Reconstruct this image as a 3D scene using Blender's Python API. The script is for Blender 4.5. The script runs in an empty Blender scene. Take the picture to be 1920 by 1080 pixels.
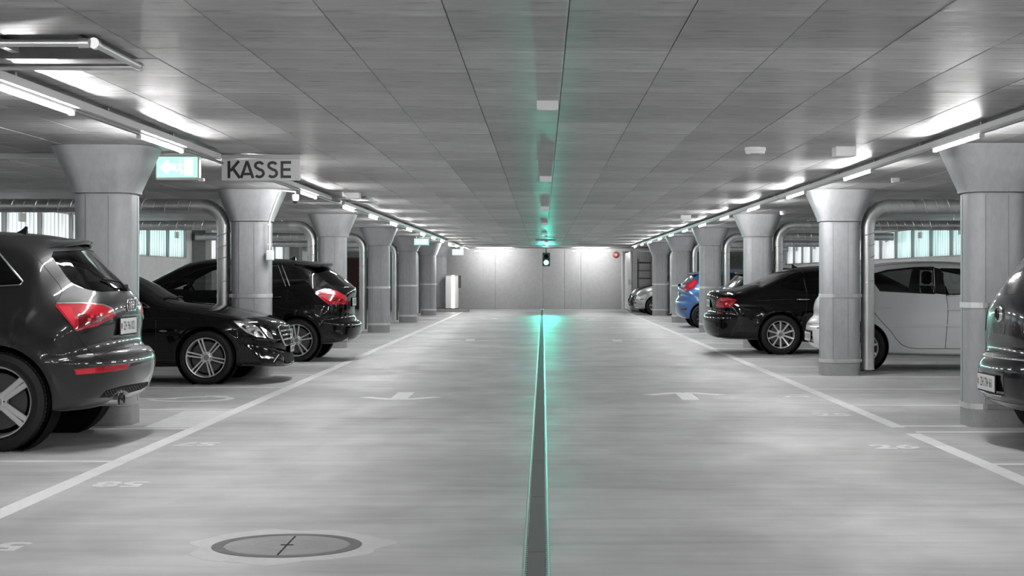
import bpy, bmesh, math, random
import numpy as np
from mathutils import Vector, Matrix
from mathutils.bvhtree import BVHTree
PI = math.pi
random.seed(7)
S = bpy.context.scene
COL = S.collection

# ---------------------------------------------------------------- camera, world, exposure
FPX, VX, VY, HC, H = 3200.0, 1018.0, 519.0, 1.287, 2.42      # focal length in pixels, vanishing point, eye height, ceiling height
cam_d = bpy.data.cameras.new('camera')
cam_d.sensor_width = 36.0
cam_d.lens = FPX / 1920 * 36
cam_d.shift_x = -(VX - 960) / 1920
cam_d.shift_y = -(540 - VY) / 1920
cam_d.clip_start, cam_d.clip_end = 0.1, 300
cam = bpy.data.objects.new('camera', cam_d)
COL.objects.link(cam)
cam.location = (0, 0, HC)
cam.rotation_euler = (PI / 2, 0, 0)
S.camera = cam
world = bpy.data.worlds.new('world')
S.world = world
world.use_nodes = True
world.node_tree.nodes['Background'].inputs[0].default_value = (0.93, 0.98, 1.0, 1)
world.node_tree.nodes['Background'].inputs[1].default_value = 2.8
S.view_settings.view_transform = 'Standard'
S.view_settings.look = 'None'
S.view_settings.gamma = 1
S.view_settings.exposure = 0.32
S.view_settings.use_curve_mapping = False
S.cycles.use_denoising = True
S.cycles.max_bounces = 8
S.cycles.diffuse_bounces = 5
S.cycles.glossy_bounces = 4
S.cycles.transparent_max_bounces = 12
S.cycles.sample_clamp_indirect = 6
S.cycles.caustics_reflective = False
S.cycles.caustics_refractive = False
TUBE_L = 225.0          # radiance of a fluorescent tube
GREEN_L = 70.0

def P(x, y, D):        # a photo pixel at distance D, as a place in the garage
    return Vector(((x - VX) * D / FPX, D, HC - (y - VY) * D / FPX))
def DF(y):             # distance of a floor point seen at row y
    return FPX * HC / (y - VY)

# ---------------------------------------------------------------- materials
def mat(name, color=(.5, .5, .5), rough=.5, metal=0.0, spec=.5, coat=0.0, emit=None, estr=0.0):
    m = bpy.data.materials.new(name)
    m.use_nodes = True
    b = m.node_tree.nodes['Principled BSDF']
    b.inputs['Base Color'].default_value = (*color, 1)
    b.inputs['Roughness'].default_value = rough
    b.inputs['Metallic'].default_value = metal
    b.inputs['Specular IOR Level'].default_value = spec
    b.inputs['Coat Weight'].default_value = coat
    b.inputs['Coat Roughness'].default_value = .03
    if emit:
        b.inputs['Emission Color'].default_value = (*emit, 1)
        b.inputs['Emission Strength'].default_value = estr
    return m
def g(v): return (v, v, v)
def nodes(m): return m.node_tree.nodes, m.node_tree.links, m.node_tree.nodes['Principled BSDF']
def noise(m, scale, detail=6, rough=.6, vec=(1, 1, 1), dist=0.0, coord='Object'):
    N, L, b = nodes(m)
    tc = N.new('ShaderNodeTexCoord'); mp = N.new('ShaderNodeMapping'); n = N.new('ShaderNodeTexNoise')
    L.new(tc.outputs[coord], mp.inputs[0]); L.new(mp.outputs[0], n.inputs['Vector'])
    mp.inputs['Scale'].default_value = vec
    n.inputs['Scale'].default_value = scale; n.inputs['Detail'].default_value = detail
    n.inputs['Roughness'].default_value = rough; n.inputs['Distortion'].default_value = dist
    return n.outputs[0]
def ramp(m, src, pts):
    N, L, b = nodes(m)
    r = N.new('ShaderNodeValToRGB'); L.new(src, r.inputs[0])
    e = r.color_ramp.elements
    while len(e) < len(pts): e.new(.5)
    for k, (p, v) in enumerate(pts):
        e[k].position = p; e[k].color = (*(v if isinstance(v, tuple) else g(v)), 1)
    return r.outputs[0]
def mixc(m, a, b_, fac, mode='MIX'):
    N, L, b = nodes(m)
    x = N.new('ShaderNodeMix'); x.data_type = 'RGBA'; x.blend_type = mode
    for k, v in (('Factor', fac), (6, a), (7, b_)):
        sock = x.inputs[k]
        if isinstance(v, (int, float)): sock.default_value = v if k == 'Factor' else (v, v, v, 1)
        elif isinstance(v, tuple): sock.default_value = (*v, 1)
        else: L.new(v, sock)
    return x.outputs[2]
def bump(m, src, strength=.3, dist=.01):
    N, L, b = nodes(m)
    n = N.new('ShaderNodeBump'); n.inputs['Strength'].default_value = strength; n.inputs['Distance'].default_value = dist
    L.new(src, n.inputs['Height']); L.new(n.outputs[0], b.inputs['Normal'])
def setin(m, name, src):
    N, L, b = nodes(m); L.new(src, b.inputs[name])

def concrete(name, base, var=.25, rough=.55, scale=1.3, bumps=.25, vec=(1, 1, 1), rnd=0.0, tint=None):
    m = mat(name, g(base), rough, spec=.4)
    a = ramp(m, noise(m, scale, 8, .62, vec, .6), [(.3, base * (1 - var)), (.7, base * (1 + var))])
    f = ramp(m, noise(m, scale * 14, 4, .6, vec), [(.33, .93), (.62, 1.03)])
    c = mixc(m, a, f, 1.0, 'MULTIPLY')
    pits = ramp(m, noise(m, 30, 2, .5, vec), [(.20, .5), (.24, 1.0)])
    c = mixc(m, c, pits, .5, 'MULTIPLY')
    if tint: c = mixc(m, c, tint, 1.0, 'MULTIPLY')
    if rnd:
        N, L, b = nodes(m)
        oi = N.new('ShaderNodeObjectInfo')
        r = ramp(m, oi.outputs['Random'], [(0, 1 - rnd), (1, 1 + rnd)])
        c = mixc(m, c, r, 1.0, 'MULTIPLY')
    setin(m, 'Base Color', c)
    bump(m, noise(m, scale * 16, 5, .65, vec), bumps, .006)
    return m

M = {}
# floor: power-trowelled slab, cloudy, half glossy
def floor_material():
    m = mat('floor_concrete', g(.5), .32, spec=.5)
    n1 = noise(m, .5, 6, .55, (1, 1, 1), .4)
    n2 = noise(m, 1.9, 5, .55, (1, .5, 1), .5)
    a = ramp(m, n1, [(.32, .40), (.68, .55)])
    b2 = ramp(m, n2, [(.3, .88), (.5, .98), (.72, 1.10)])
    c = mixc(m, a, b2, 1.0, 'MULTIPLY')
    st = ramp(m, noise(m, 3.2, 6, .62, (.22, 1.5, 1), .6), [(.34, .86), (.5, 1.0), (.66, 1.10)])
    c = mixc(m, c, st, 1.0, 'MULTIPLY')
    setin(m, 'Base Color', c)
    r = ramp(m, noise(m, 1.8, 5, .6, (1, .6, 1), .4), [(.3, .36), (.7, .6)])
    setin(m, 'Roughness', r)
    bump(m, noise(m, 9, 3, .5, (1, 1, 1), .2), .04, .003)
    return m
M['floor'] = floor_material()
def ceiling_material(name, rnd_kind):
    m = mat(name, g(.3), .42, spec=.5)
    N, L, b = nodes(m)
    n1 = noise(m, .9, 7, .68, (.7, 1, 1), .5)
    a = ramp(m, n1, [(.36, .27), (.64, .50)])
    gr = noise(m, 3.0, 7, .72, (.28, 2.6, 1), .3)                 # board grain, across the drive
    f = ramp(m, gr, [(.36, .66), (.5, .98), (.64, 1.28)])
    c = mixc(m, a, f, 1.0, 'MULTIPLY')
    dk = ramp(m, noise(m, 5, 5, .65, (.5, 2.6, 1), .3), [(.36, .45), (.43, 1.0)])
    c = mixc(m, c, dk, .75, 'MULTIPLY')
    lt = ramp(m, noise(m, 2.2, 5, .65, (.4, 2.4, 1), .3), [(.56, 1.0), (.64, 1.35)])
    c = mixc(m, c, lt, .8, 'MULTIPLY')
    if rnd_kind == 'object':
        src = N.new('ShaderNodeObjectInfo').outputs['Random']
    else:
        src = N.new('ShaderNodeNewGeometry').outputs['Random Per Island']
    c = mixc(m, c, ramp(m, src, [(0, (.80, .795, .785)), (1, (1.14, 1.14, 1.135))]), 1.0, 'MULTIPLY')
    setin(m, 'Base Color', c)
    setin(m, 'Roughness', ramp(m, gr, [(.3, .32), (.7, .55)]))
    bump(m, gr, .5, .006)
    return m
M['ceil_obj'] = ceiling_material('ceiling_concrete', 'object')
M['ceil_isl'] = ceiling_material('ceiling_concrete_far', 'island')
M['joint'] = concrete('joint_concrete', .20, .2, .8)
M['column'] = concrete('column_concrete', .37, .13, .5, 1.3, .12, (1, 1, .5), .05, (.98, .995, 1.02))
M['column_base'] = concrete('column_base_concrete', .32, .14, .6, 2, .15)
M['wall'] = concrete('wall_concrete', .64, .08, .6, .8, .08)
M['wall_end'] = concrete('end_wall_concrete', .44, .06, .6, .5, .05)
M['wall_dark'] = concrete('duct_beam_concrete', .26, .2, .7)
M['paint'] = concrete('line_paint', .86, .06, .4, 4, .1)
M['paint_worn'] = concrete('worn_line_paint', .74, .12, .45, 6, .1)
M['lid'] = concrete('lid_concrete', .36, .12, .6, 3, .1)
M['patch'] = concrete('repair_concrete', .64, .12, .5, 2, .1)
M['white'] = mat('white_enamel', g(.78), .35)
M['white_matt'] = mat('white_plastic', g(.9), .5)
M['trunk'] = mat('trunking_sheet', g(.68), .4)
M['grey_metal'] = mat('grey_sheet_metal', g(.33), .45, .6)
M['dark_metal'] = mat('dark_metal', g(.08), .45, .4)
M['steel'] = mat('brushed_steel', g(.6), .3, 1)
M['black'] = mat('black_plastic', g(.012), .75, spec=.2)
M['black_paint'] = mat('black_lettering', g(.03), .45)
M['rubber'] = mat('rubber', g(.022), .6)
M['seam'] = mat('seam_black', g(.004), .6)
def galv():
    m = mat('galvanised_sheet', g(.62), .32, .85)
    n = noise(m, 6, 3, .6, (1, 1, .4))
    setin(m, 'Roughness', ramp(m, n, [(.3, .34), (.7, .46)]))
    setin(m, 'Base Color', ramp(m, n, [(.3, .6), (.7, .76)]))
    return m
M['galv'] = galv()
M['tube'] = mat('tube_glow', g(.9), .3, emit=(1, 1, 1), estr=TUBE_L)
M['green_lamp'] = mat('green_signal_glow', (0, .5, .4), .3, emit=(.22, 1.0, .80), estr=GREEN_L)
M['visor_glow'] = mat('visor_lens_glow', (.04, .55, .5), .4)  # teal glow of the lit lens, put into the visor's base colour
M['exit_green'] = mat('exit_sign_green', (.2, .8, .5), .4, emit=(.50, .88, .72), estr=.85)
M['exit_white'] = mat('exit_sign_white', (.9, 1, .95), .4, emit=(.93, 1, .97), estr=1.3)
M['door_red'] = mat('dark_red_door_paint', (.085, .028, .03), .45)
M['alarm_red'] = mat('alarm_red', (.30, .06, .05), .4)
M['strip_warm'] = mat('machine_light_strip', (1, 1, .85), .4, emit=(1, 1, .80), estr=5)
M['sheet_grey'] = mat('hatch_sheet', (.16, .17, .18), .35, .2)
def uglass(name, tint):
    m = bpy.data.materials.new(name); m.use_nodes = True
    N, L = m.node_tree.nodes, m.node_tree.links
    N.clear()
    o = N.new('ShaderNodeOutputMaterial'); t = N.new('ShaderNodeBsdfTranslucent'); d = N.new('ShaderNodeBsdfGlossy'); x = N.new('ShaderNodeMixShader')
    tc = N.new('ShaderNodeTexCoord'); mp = N.new('ShaderNodeMapping'); w = N.new('ShaderNodeTexNoise'); r = N.new('ShaderNodeValToRGB')
    mp.inputs['Scale'].default_value = (8, 8, .3); w.inputs['Scale'].default_value = 1.0
    L.new(tc.outputs['Object'], mp.inputs[0]); L.new(mp.outputs[0], w.inputs['Vector']); L.new(w.outputs[0], r.inputs[0])
    r.color_ramp.elements[0].position = .35; r.color_ramp.elements[0].color = (*[c * .5 for c in tint], 1)
    r.color_ramp.elements[1].position = .6; r.color_ramp.elements[1].color = (*tint, 1)
    L.new(r.outputs[0], t.inputs[0])
    d.inputs['Roughness'].default_value = .3; x.inputs[0].default_value = .25
    L.new(t.outputs[0], x.inputs[1]); L.new(d.outputs[0], x.inputs[2]); L.new(x.outputs[0], o.inputs[0])
    return m
M['uglass'] = uglass('channel_glass', (.62, .64, .64))
M['uglass_teal'] = uglass('channel_glass_teal', (.48, .66, .64))

# ---------------------------------------------------------------- mesh helper
class MB:
    """collects shapes and links them as ONE mesh object"""
    def __init__(s): s.v, s.f = [], []
    def add(s, vs, fs):
        o = len(s.v); s.v += [tuple(v) for v in vs]; s.f += [tuple(i + o for i in f) for f in fs]; return s
    def box(s, x0, x1, y0, y1, z0, z1):
        return s.add([(x0, y0, z0), (x1, y0, z0), (x1, y1, z0), (x0, y1, z0), (x0, y0, z1), (x1, y0, z1), (x1, y1, z1), (x0, y1, z1)],
                     [(0, 3, 2, 1), (4, 5, 6, 7), (0, 1, 5, 4), (1, 2, 6, 5), (2, 3, 7, 6), (3, 0, 4, 7)])
    def bevbox(s, x0, x1, y0, y1, z0, z1, b):     # box whose edges are chamfered
        rings = []
        for (a, c) in ((z0, b), (z0 + b, 0), (z1 - b, 0), (z1, b)):
            X0, X1, W0, W1 = x0 + c, x1 - c, y0 + c, y1 - c
            rings.append([(X0 + b, W0, a), (X1 - b, W0, a), (X1, W0 + b, a), (X1, W1 - b, a), (X1 - b, W1, a), (X0 + b, W1, a), (X0, W1 - b, a), (X0, W0 + b, a)])
        return s.loft(rings)
    def loft(s, rings, cap=True, closed=True):
        n = len(rings[0]); vs = [p for r in rings for p in r]; fs = []
        for k in range(len(rings) - 1):
            for i in range(n if closed else n - 1):
                j = (i + 1) % n
                fs.append((k * n + i, k * n + j, (k + 1) * n + j, (k + 1) * n + i))
        if cap:
            fs.append(tuple(range(n))[::-1]); fs.append(tuple((len(rings) - 1) * n + i for i in range(n)))
        return s.add(vs, fs)
    def tube(s, pts, r, n=8, cap=True, r_list=None):
        pts = [Vector(p) for p in pts]; rings = []; up = None
        for i, p in enumerate(pts):
            d = (pts[min(i + 1, len(pts) - 1)] - pts[max(i - 1, 0)]).normalized()
            if up is None: up = Vector((0, 0, 1)) if abs(d.z) < .9 else Vector((0, 1, 0))
            a = d.cross(up).normalized(); b = a.cross(d).normalized(); up = b
            rr = r_list[i] if r_list else r
            rings.append([p + rr * (math.cos(2 * PI * k / n) * a + math.sin(2 * PI * k / n) * b) for k in range(n)])
        return s.loft(rings, cap)
    def lathe(s, prof, c=(0, 0, 0), axis='z', n=24, closed_prof=False):
        rings = []
        for r, h in prof:
            ring = []
            for k in range(n):
                a = 2 * PI * k / n; x, y = r * math.cos(a), r * math.sin(a)
                ring.append({'z': (c[0] + x, c[1] + y, c[2] + h), 'y': (c[0] + x, c[1] + h, c[2] + y), 'x': (c[0] + h, c[1] + x, c[2] + y)}[axis])
            rings.append(ring)
        if closed_prof: rings.append(rings[0])
        return s.loft(rings, cap=not closed_prof)
    def prism(s, poly, z0, z1):
        return s.loft([[(x, y, z0) for x, y in poly], [(x, y, z1) for x, y in poly]])
    def stroke(s, pts, w, z0, z1):                # flat band of width w along a 2D path, extruded
        pts = [Vector((p[0], p[1])) for p in pts]; L_, R_ = [], []
        for i, p in enumerate(pts):
            d = (pts[min(i + 1, len(pts) - 1)] - pts[max(i - 1, 0)]).normalized(); q = Vector((-d.y, d.x)) * w / 2
            L_.append(p + q); R_.append(p - q)
        rings = [[(a.x, a.y, z0), (b.x, b.y, z0), (b.x, b.y, z1), (a.x, a.y, z1)] for a, b in zip(L_, R_)]
        return s.loft(rings)
    def xf(s, M4):
        s.v = [tuple(M4 @ Vector(v)) for v in s.v]; return s
    def mesh(s, name, m, smooth=None):
        me = bpy.data.meshes.new(name); me.from_pydata(s.v, [], s.f)
        bm = bmesh.new(); bm.from_mesh(me); bmesh.ops.recalc_face_normals(bm, faces=bm.faces); bm.to_mesh(me); bm.free()
        if m: me.materials.append(m)
        if smooth:
            me.polygons.foreach_set('use_smooth', [True] * len(me.polygons)); me.set_sharp_from_angle(angle=math.radians(smooth))
        return me
    def build(s, name, m, parent=None, smooth=None, loc=None):
        o = bpy.data.objects.new(name, s.mesh(name, m, smooth)); COL.objects.link(o)
        if parent: o.parent = parent
        if loc: o.location = loc
        return o
def inst(me, name, parent=None, loc=(0, 0, 0), rot=(0, 0, 0), scale=(1, 1, 1)):
    o = bpy.data.objects.new(name, me); COL.objects.link(o); o.location = loc; o.rotation_euler = rot; o.scale = scale
    if parent: o.parent = parent
    return o
def empty(name, loc=(0, 0, 0), rz=0):
    o = bpy.data.objects.new(name, None); COL.objects.link(o); o.location = loc; o.rotation_euler = (0, 0, rz); o.empty_display_size = .1
    return o
def tag(o, label=None, cat=None, group=None, kind=None):
    if label: o['label'] = label
    if cat: o['category'] = cat
    if group: o['group'] = group
    if kind: o['kind'] = kind
    return o
def copy_tree(o, kids, parent=None):
    c = o.copy(); COL.objects.link(c); c.parent = parent
    for k, sub in kids: copy_tree(k, sub, c)
    return c
ORD = ['nearest', 'second', 'third', 'fourth', 'fifth', 'sixth', 'seventh', 'eighth', 'ninth', 'tenth', 'eleventh', 'twelfth', 'thirteenth', 'fourteenth', 'fifteenth', 'sixteenth']
def text(name, body, size, m, parent=None, loc=(0, 0, 0), rot=(0, 0, 0), extrude=.0008, sx=1.0, bold=0.0):
    c = bpy.data.curves.new(name, 'FONT'); c.body = body; c.size = size; c.extrude = extrude; c.align_x = 'CENTER'; c.align_y = 'CENTER'; c.offset = bold
    c.resolution_u = 3
    t = bpy.data.objects.new(name, c); COL.objects.link(t)
    me = bpy.data.meshes.new_from_object(t.evaluated_get(bpy.context.evaluated_depsgraph_get()))
    bpy.data.objects.remove(t); me.materials.clear(); me.materials.append(m)
    o = inst(me, name, parent, loc, rot, (sx, 1, 1))
    return o

# ---------------------------------------------------------------- the room shell
XL, XR, Y0, Y1 = -8.2, 8.5, -17.0, 68.0
def struct(o): o['kind'] = 'structure'; return o
floor = struct(MB().box(XL - .3, -.0925, Y0 - .3, Y1 + .3, -.2, 0).box(.0325, XR + .3, Y0 - .3, Y1 + .3, -.2, 0).box(-.0925, .0325, Y0 - .3, Y1 + .3, -.2, -.035).build('floor', M['floor']))
HX0, HX1, HY0, HY1 = -5.0, -2.10, 7.98, 8.86        # the hatch opening
PT = .012
ceiling = struct(MB().box(XL - .3, HX0, Y0 - .3, Y1 + .3, H + PT, H + .3).box(HX1, XR + .3, Y0 - .3, Y1 + .3, H + PT, H + .3)
                 .box(HX0, HX1, Y0 - .3, HY0, H + PT, H + .3).box(HX0, HX1, HY1, Y1 + .3, H + PT, H + .3).build('ceiling', M['joint']))
# ceiling boards fields: each cast panel is a shallow slab with a joint around it
PW, PL, PX0, PY0 = .527, 2.03, .11, 8.45
cells = []
for i in range(-16, 16):
    for j in range(-13, 30):
        x0, x1 = PX0 + i * PW, PX0 + (i + 1) * PW
        off = 0
        y0, y1 = PY0 + j * PL + off, PY0 + (j + 1) * PL + off
        x0, x1, y0, y1 = max(x0, XL), min(x1, XR), max(y0, Y0), min(y1, Y1)
        if x1 - x0 < .05 or y1 - y0 < .05: continue
        rects = [(x0, x1, y0, y1)]
        if x1 > HX0 and x0 < HX1 and y1 > HY0 and y0 < HY1:
            rects = []
            if y0 < HY0: rects.append((x0, x1, y0, HY0))
            if y1 > HY1: rects.append((x0, x1, HY1, y1))
            ya, yb = max(y0, HY0), min(y1, HY1)
            if x0 < HX0: rects.append((x0, HX0, ya, yb))
            if x1 > HX1: rects.append((HX1, x1, ya, yb))
            rects = [r for r in rects if r[1] - r[0] > .03 and r[3] - r[2] > .03]
        cells += rects
def vis_key(r):
    xc, yc = (r[0] + r[1]) / 2, (r[2] + r[3]) / 2
    if yc < 6.2: return 1e6
    px = VX + xc * FPX / yc
    return yc + (0 if -60 < px < 1980 else 1e5)
cells.sort(key=vis_key)
pm = {}
far = MB()
for k, (x0, x1, y0, y1) in enumerate(cells):
    gp = random.uniform(.0015, .004)
    dz = random.uniform(0, .0025)
    if k < 300:
        key = (round(x1 - x0, 2), round(y1 - y0, 2))
        if key not in pm:
            w, l = (x1 - x0) / 2 - .0016, (y1 - y0) / 2 - .0016
            pm[key] = MB().bevbox(-w, w, -l, l, 0, .03, .0028).mesh('panel', M['ceil_obj'])
        inst(pm[key], 'panel', ceiling, ((x0 + x1) / 2, (y0 + y1) / 2, H - dz))
    else:
        far.box(x0 + gp, x1 - gp, y0 + gp, y1 - gp, H - dz, H + PT + .002)
tag(far.build('panel_field', M['ceil_isl'], ceiling), kind='stuff')

# end wall with vertical joints, side walls, wall behind the camera
we = struct(MB().box(XL - .3, XR + .3, Y1 + .02, Y1 + .3, 0, H + .3).build('wall_end', M['joint']))
joints = [XL, -4.7, -.75, 1.42, 2.05, 5.2, XR]
joints = [XL, -4.9, -1.9, .0, .86, 1.52, 5.2, XR]
for a, b in zip(joints, joints[1:]):
    MB().bevbox(a + .004, b - .004, Y1, Y1 + .03, 0, H, .006).build('panel', M['wall_end'], we)
struct(MB().box(XL - .3, XR + .3, Y0 - .3, Y0, 0, H + .3).build('wall_rear', M['wall']))
SILL = 1.70
def side_wall(name, X, sgn, groups):
    w = MB().box(min(X, X + sgn * .25), max(X, X + sgn * .25), Y0, Y1, 0, SILL)
    last = Y0
    for (a, b) in groups:
        w.box(min(X, X + sgn * .25), max(X, X + sgn * .25), last, a, SILL, H + .02); last = b
    w.box(min(X, X + sgn * .25), max(X, X + sgn * .25), last, Y1, SILL, H + .02)
    return struct(w.build(name, M['wall']))
LG = [(7.5, 7.5 + 1.84 * 7), (22.3, 22.3 + 1.84 * 5), (33.6, 33.6 + 1.84 * 3), (41.1, 41.1 + 1.84 * 7)]
RG = [(7.0, 7.0 + 1.86 * 12), (30.1, 30.1 + 1.86 * 16)]
side_wall('wall_left', XL, -1, LG)
side_wall('wall_right', XR, 1, RG)
def ribbed(w, h):        # a pane of upright U-shaped channel glass
    b = MB(); n = 8; pts = []
    p = w / n
    for k in range(n):
        y = -w / 2 + k * p
        pts += [(y, 0), (y + .02, 0), (y + .035, .035), (y + p - .035, .035), (y + p - .02, 0)]
    pts.append((w / 2, 0))
    vs = [(x, y, 0) for y, x in pts] + [(x, y, h) for y, x in pts]; m = len(pts)
    return b.add(vs, [(i, i + 1, m + i + 1, m + i) for i in range(m - 1)])
WH = H - SILL - .02
wn = 1
for (X, sgn, groups, pitch, nm) in ((XL, -1, LG, 1.84, 'left'), (XR, 1, RG, 1.86, 'right')):
    for gi, (a, b) in enumerate(groups):
        win = struct(MB().box(min(X, X + sgn * .1), max(X, X + sgn * .1), a, b, SILL, SILL + .035).box(min(X, X + sgn * .1), max(X, X + sgn * .1), a, b, H - .05, H - .01).build('window_%d' % wn, M['grey_metal'])); wn += 1
        n = round((b - a) / pitch)
        paneA = ribbed(pitch - .06, WH - .07)
        if sgn > 0: pass
        meA = paneA.mesh('pane', M['uglass']); meB = meA.copy(); meB.materials.clear(); meB.materials.append(M['uglass_teal'])
        for k in range(n):
            teal = (nm == 'left' and gi == 2) or (nm == 'right' and gi == 1 and 2 <= k <= 5)
            inst(meB if teal else meA, 'pane', win, (X + sgn * .06, a + (k + .5) * pitch, SILL + .035))
        mm = MB().box(-.03, .06, -.03, .03, .0, WH - .03).mesh('mullion', M['grey_metal'])
        for k in range(n + 1): inst(mm, 'mullion', win, (X + sgn * .03, a + k * pitch, SILL + .02))
        if gi in (1, 2):
            for k in range(n):
                if k % 2 == 0:
                    MB().box(-.015, .015, -.16, .16, -.07, .07).build('vent', M['white'], win, loc=(X - sgn * .02, a + (k + .45) * pitch, H - .2))
# pilasters on the left wall, dark red door in the end wall
for k, y in enumerate((32.1, 39.9, 55.2)):
    o = MB().bevbox(XL, XL + .32, y, y + .7, 0, H, .01).build('wall_pilaster', M['wall_dark']); o['kind'] = 'structure'; 
door = struct(MB().bevbox(-8.05, -7.0, Y1 - .05, Y1 - .005, 0, 1.98, .006).build('door_1', M['door_red']))
MB().box(-8.12, -8.05, Y1 - .06, Y1 - .002, 0, 2.05).box(-7.0, -6.93, Y1 - .06, Y1 - .002, 0, 2.05).box(-8.12, -6.93, Y1 - .06, Y1 - .002, 1.98, 2.05).build('door_frame', M['dark_metal'], door)
MB().tube([(-7.12, Y1 - .06, 1.02), (-7.12, Y1 - .1, 1.02), (-7.24, Y1 - .1, 1.02)], .01, 6).build('door_handle', M['steel'], door, 40)

# ---------------------------------------------------------------- floor markings (paint on the floor: parts of it)
def floor_poly(name, poly, m, h=.0015):
    return MB().prism(poly, 0, h).build(name, m, floor)
def rect(x0, x1, y0, y1): return [(x0, y0), (x1, y0), (x1, y1), (x0, y1)]
XA, XB = -2.95, 3.03
floor_poly('aisle_line', rect(XA - .06, XA + .065, 2, 62.5), M['paint'])
floor_poly('aisle_line', rect(XB - .06, XB + .065, 2, 13.0), M['paint'])
floor_poly('aisle_line', rect(XB - .06, XB + .065, 14.55, 62.5), M['paint_worn'])
floor_poly('aisle_line', rect(XB - .06, XB + .065, 13.0, 14.0), M['paint_worn'])
Lb = [9.3, 11.9, 14.45, 16.55, 19.85, 22.4, 24.9, 27.5, 30.3, 32.9, 35.5, 38.4, 41, 43.6, 46.4, 49, 51.6, 54.4, 57, 59.6]
for y in Lb: floor_poly('bay_line', rect(-7.9, XA - .06, y - .045, y + .045), M['paint'], .0013)
Rb = [9.3, 11.72, 14.15, 14.72, 17.1, 19.53, 21.95, 24.4, 26.9, 30.6, 33.1, 35.6, 38.9, 41.5, 44, 47, 49.7, 52.4, 55.6, 58.1, 60.6]
for y in Rb: floor_poly('bay_line', rect(XB + .06, 8.2, y - .045, y + .045), M['paint'], .0013)
floor_poly('paint_block', [(-3.41, 14.56), (XA - .06, 14.56), (XA - .06, 16.42), (-3.43, 16.42)], M['paint_worn'], .0016)
floor_poly('stop_mark', rect(-4.2, -2.95, 9.25, 9.38), M['paint'], .0014)
def arrow(cx, cy, dirn, s=1.0, m='paint'):
    b = MB()
    b.prism([(cx - .09 * s + 0, cy - dirn * 0), (cx + .09 * s, cy), (cx + .09 * s, cy - dirn * 1.05), (cx - .09 * s, cy - dirn * 1.05)], 0, .0015)
    for sg in (-1, 1):
        pts = [(cx + sg * .09 * s * 0, cy + dirn * .02), (cx + sg * .13, cy - dirn * .02), (cx + sg * .26, cy - dirn * .17), (cx + sg * .40, cy - dirn * .30)]
        b.stroke(pts, .16, 0, .0014)
    return b.build('arrow', M[m], floor)
arrow(-1.52, 17.95, -1); arrow(1.55, 18.9, 1)
arrow(-1.48, 34.2, -1, m='paint_worn'); arrow(1.5, 35.0, 1, m='paint_worn')
arrow(-1.48, 52, -1, m='paint_worn'); arrow(1.5, 53, 1, m='paint_worn')
# bay numbers, to be read from the bays' far side
text('bay_number', '57', .36, M['paint_worn'], floor, (-2.66, 13.15, .001), (0, 0, PI), .0006, .9, .012)
text('bay_number', '58', .36, M['paint_worn'], floor, (-2.62, 10.6, .001), (0, 0, PI), .0006, .9, .012)
text('bay_number', '59', .36, M['paint_worn'], floor, (-2.62, 8.15, .001), (0, 0, PI), .0006, .9, .012)
text('bay_number', '25', .40, M['paint_worn'], floor, (2.70, 15.9, .001), (0, 0, 0), .0006, .9, .012)
text('bay_number', '26', .40, M['paint_worn'], floor, (2.66, 12.9, .001), (0, 0, 0), .0006, .9, .012)
text('bay_number', '24', .40, M['paint_worn'], floor, (2.70, 18.3, .001), (0, 0, 0), .0006, .9, .012)
# wheelchair symbol in the wide bay
wc = MB()
cx, cy = -3.72, 18.0
wc.stroke([(cx + .42 * math.cos(t), cy + .36 * math.sin(t)) for t in [math.radians(a) for a in range(-165, 75, 12)]], .09, 0, .0015)
wc.stroke([(cx - .62, cy + .02), (cx - .15, cy + .02)], .1, 0, .0016)
wc.stroke([(cx - .28, cy + .0), (cx - .02, cy + .28), (cx + .12, cy + .28)], .1, 0, .0017)
wc.stroke([(cx + .08, cy + .40), (cx + .32, cy + .40)], .09, 0, .0016)
wc.prism([(cx - .80 + .085 * math.cos(t), cy + .05 + .1 * math.sin(t)) for t in [2 * PI * k / 14 for k in range(14)]], 0, .0015)
wc.build('wheelchair_symbol', M['paint'], floor)

# manhole cover in its ring of pale repair mortar
mh = empty('manhole_cover', (-1.225, 8.17, 0)); tag(mh, 'round concrete-filled manhole cover set in the floor at the front of the drive', 'manhole cover')
rr = [(1 + .05 * math.sin(3 * t + 1) + .05 * math.sin(7 * t) + .03 * math.sin(11 * t)) for t in [2 * PI * k / 60 for k in range(60)]]
MB().prism([(.47 * rr[k] * math.cos(2 * PI * k / 60), .52 * rr[k] * math.sin(2 * PI * k / 60)) for k in range(60)], 0, .001).build('mortar_bed', M['patch'], mh)
MB().lathe([(.30, 0), (.355, 0), (.357, .003), (.353, .0045), (.305, .0045), (.300, .003)], n=48, closed_prof=True).build('frame_ring', M['joint'], mh, 40)
MB().lathe([(.298, 0), (.298, .003), (.295, .0036), (.001, .0036)], n=48).build('lid', M['lid'], mh, 40)
MB().box(-.03, .03, -.012, .012, 0, .005).box(-.005, .005, -.3, .28, 0, .0042).build('lifting_slot', M['black'], mh)
MB().lathe([(.148, 0), (.152, 0), (.152, .0043), (.148, .0043)], n=32, closed_prof=True).build('groove', M['grey_metal'], mh)

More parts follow.
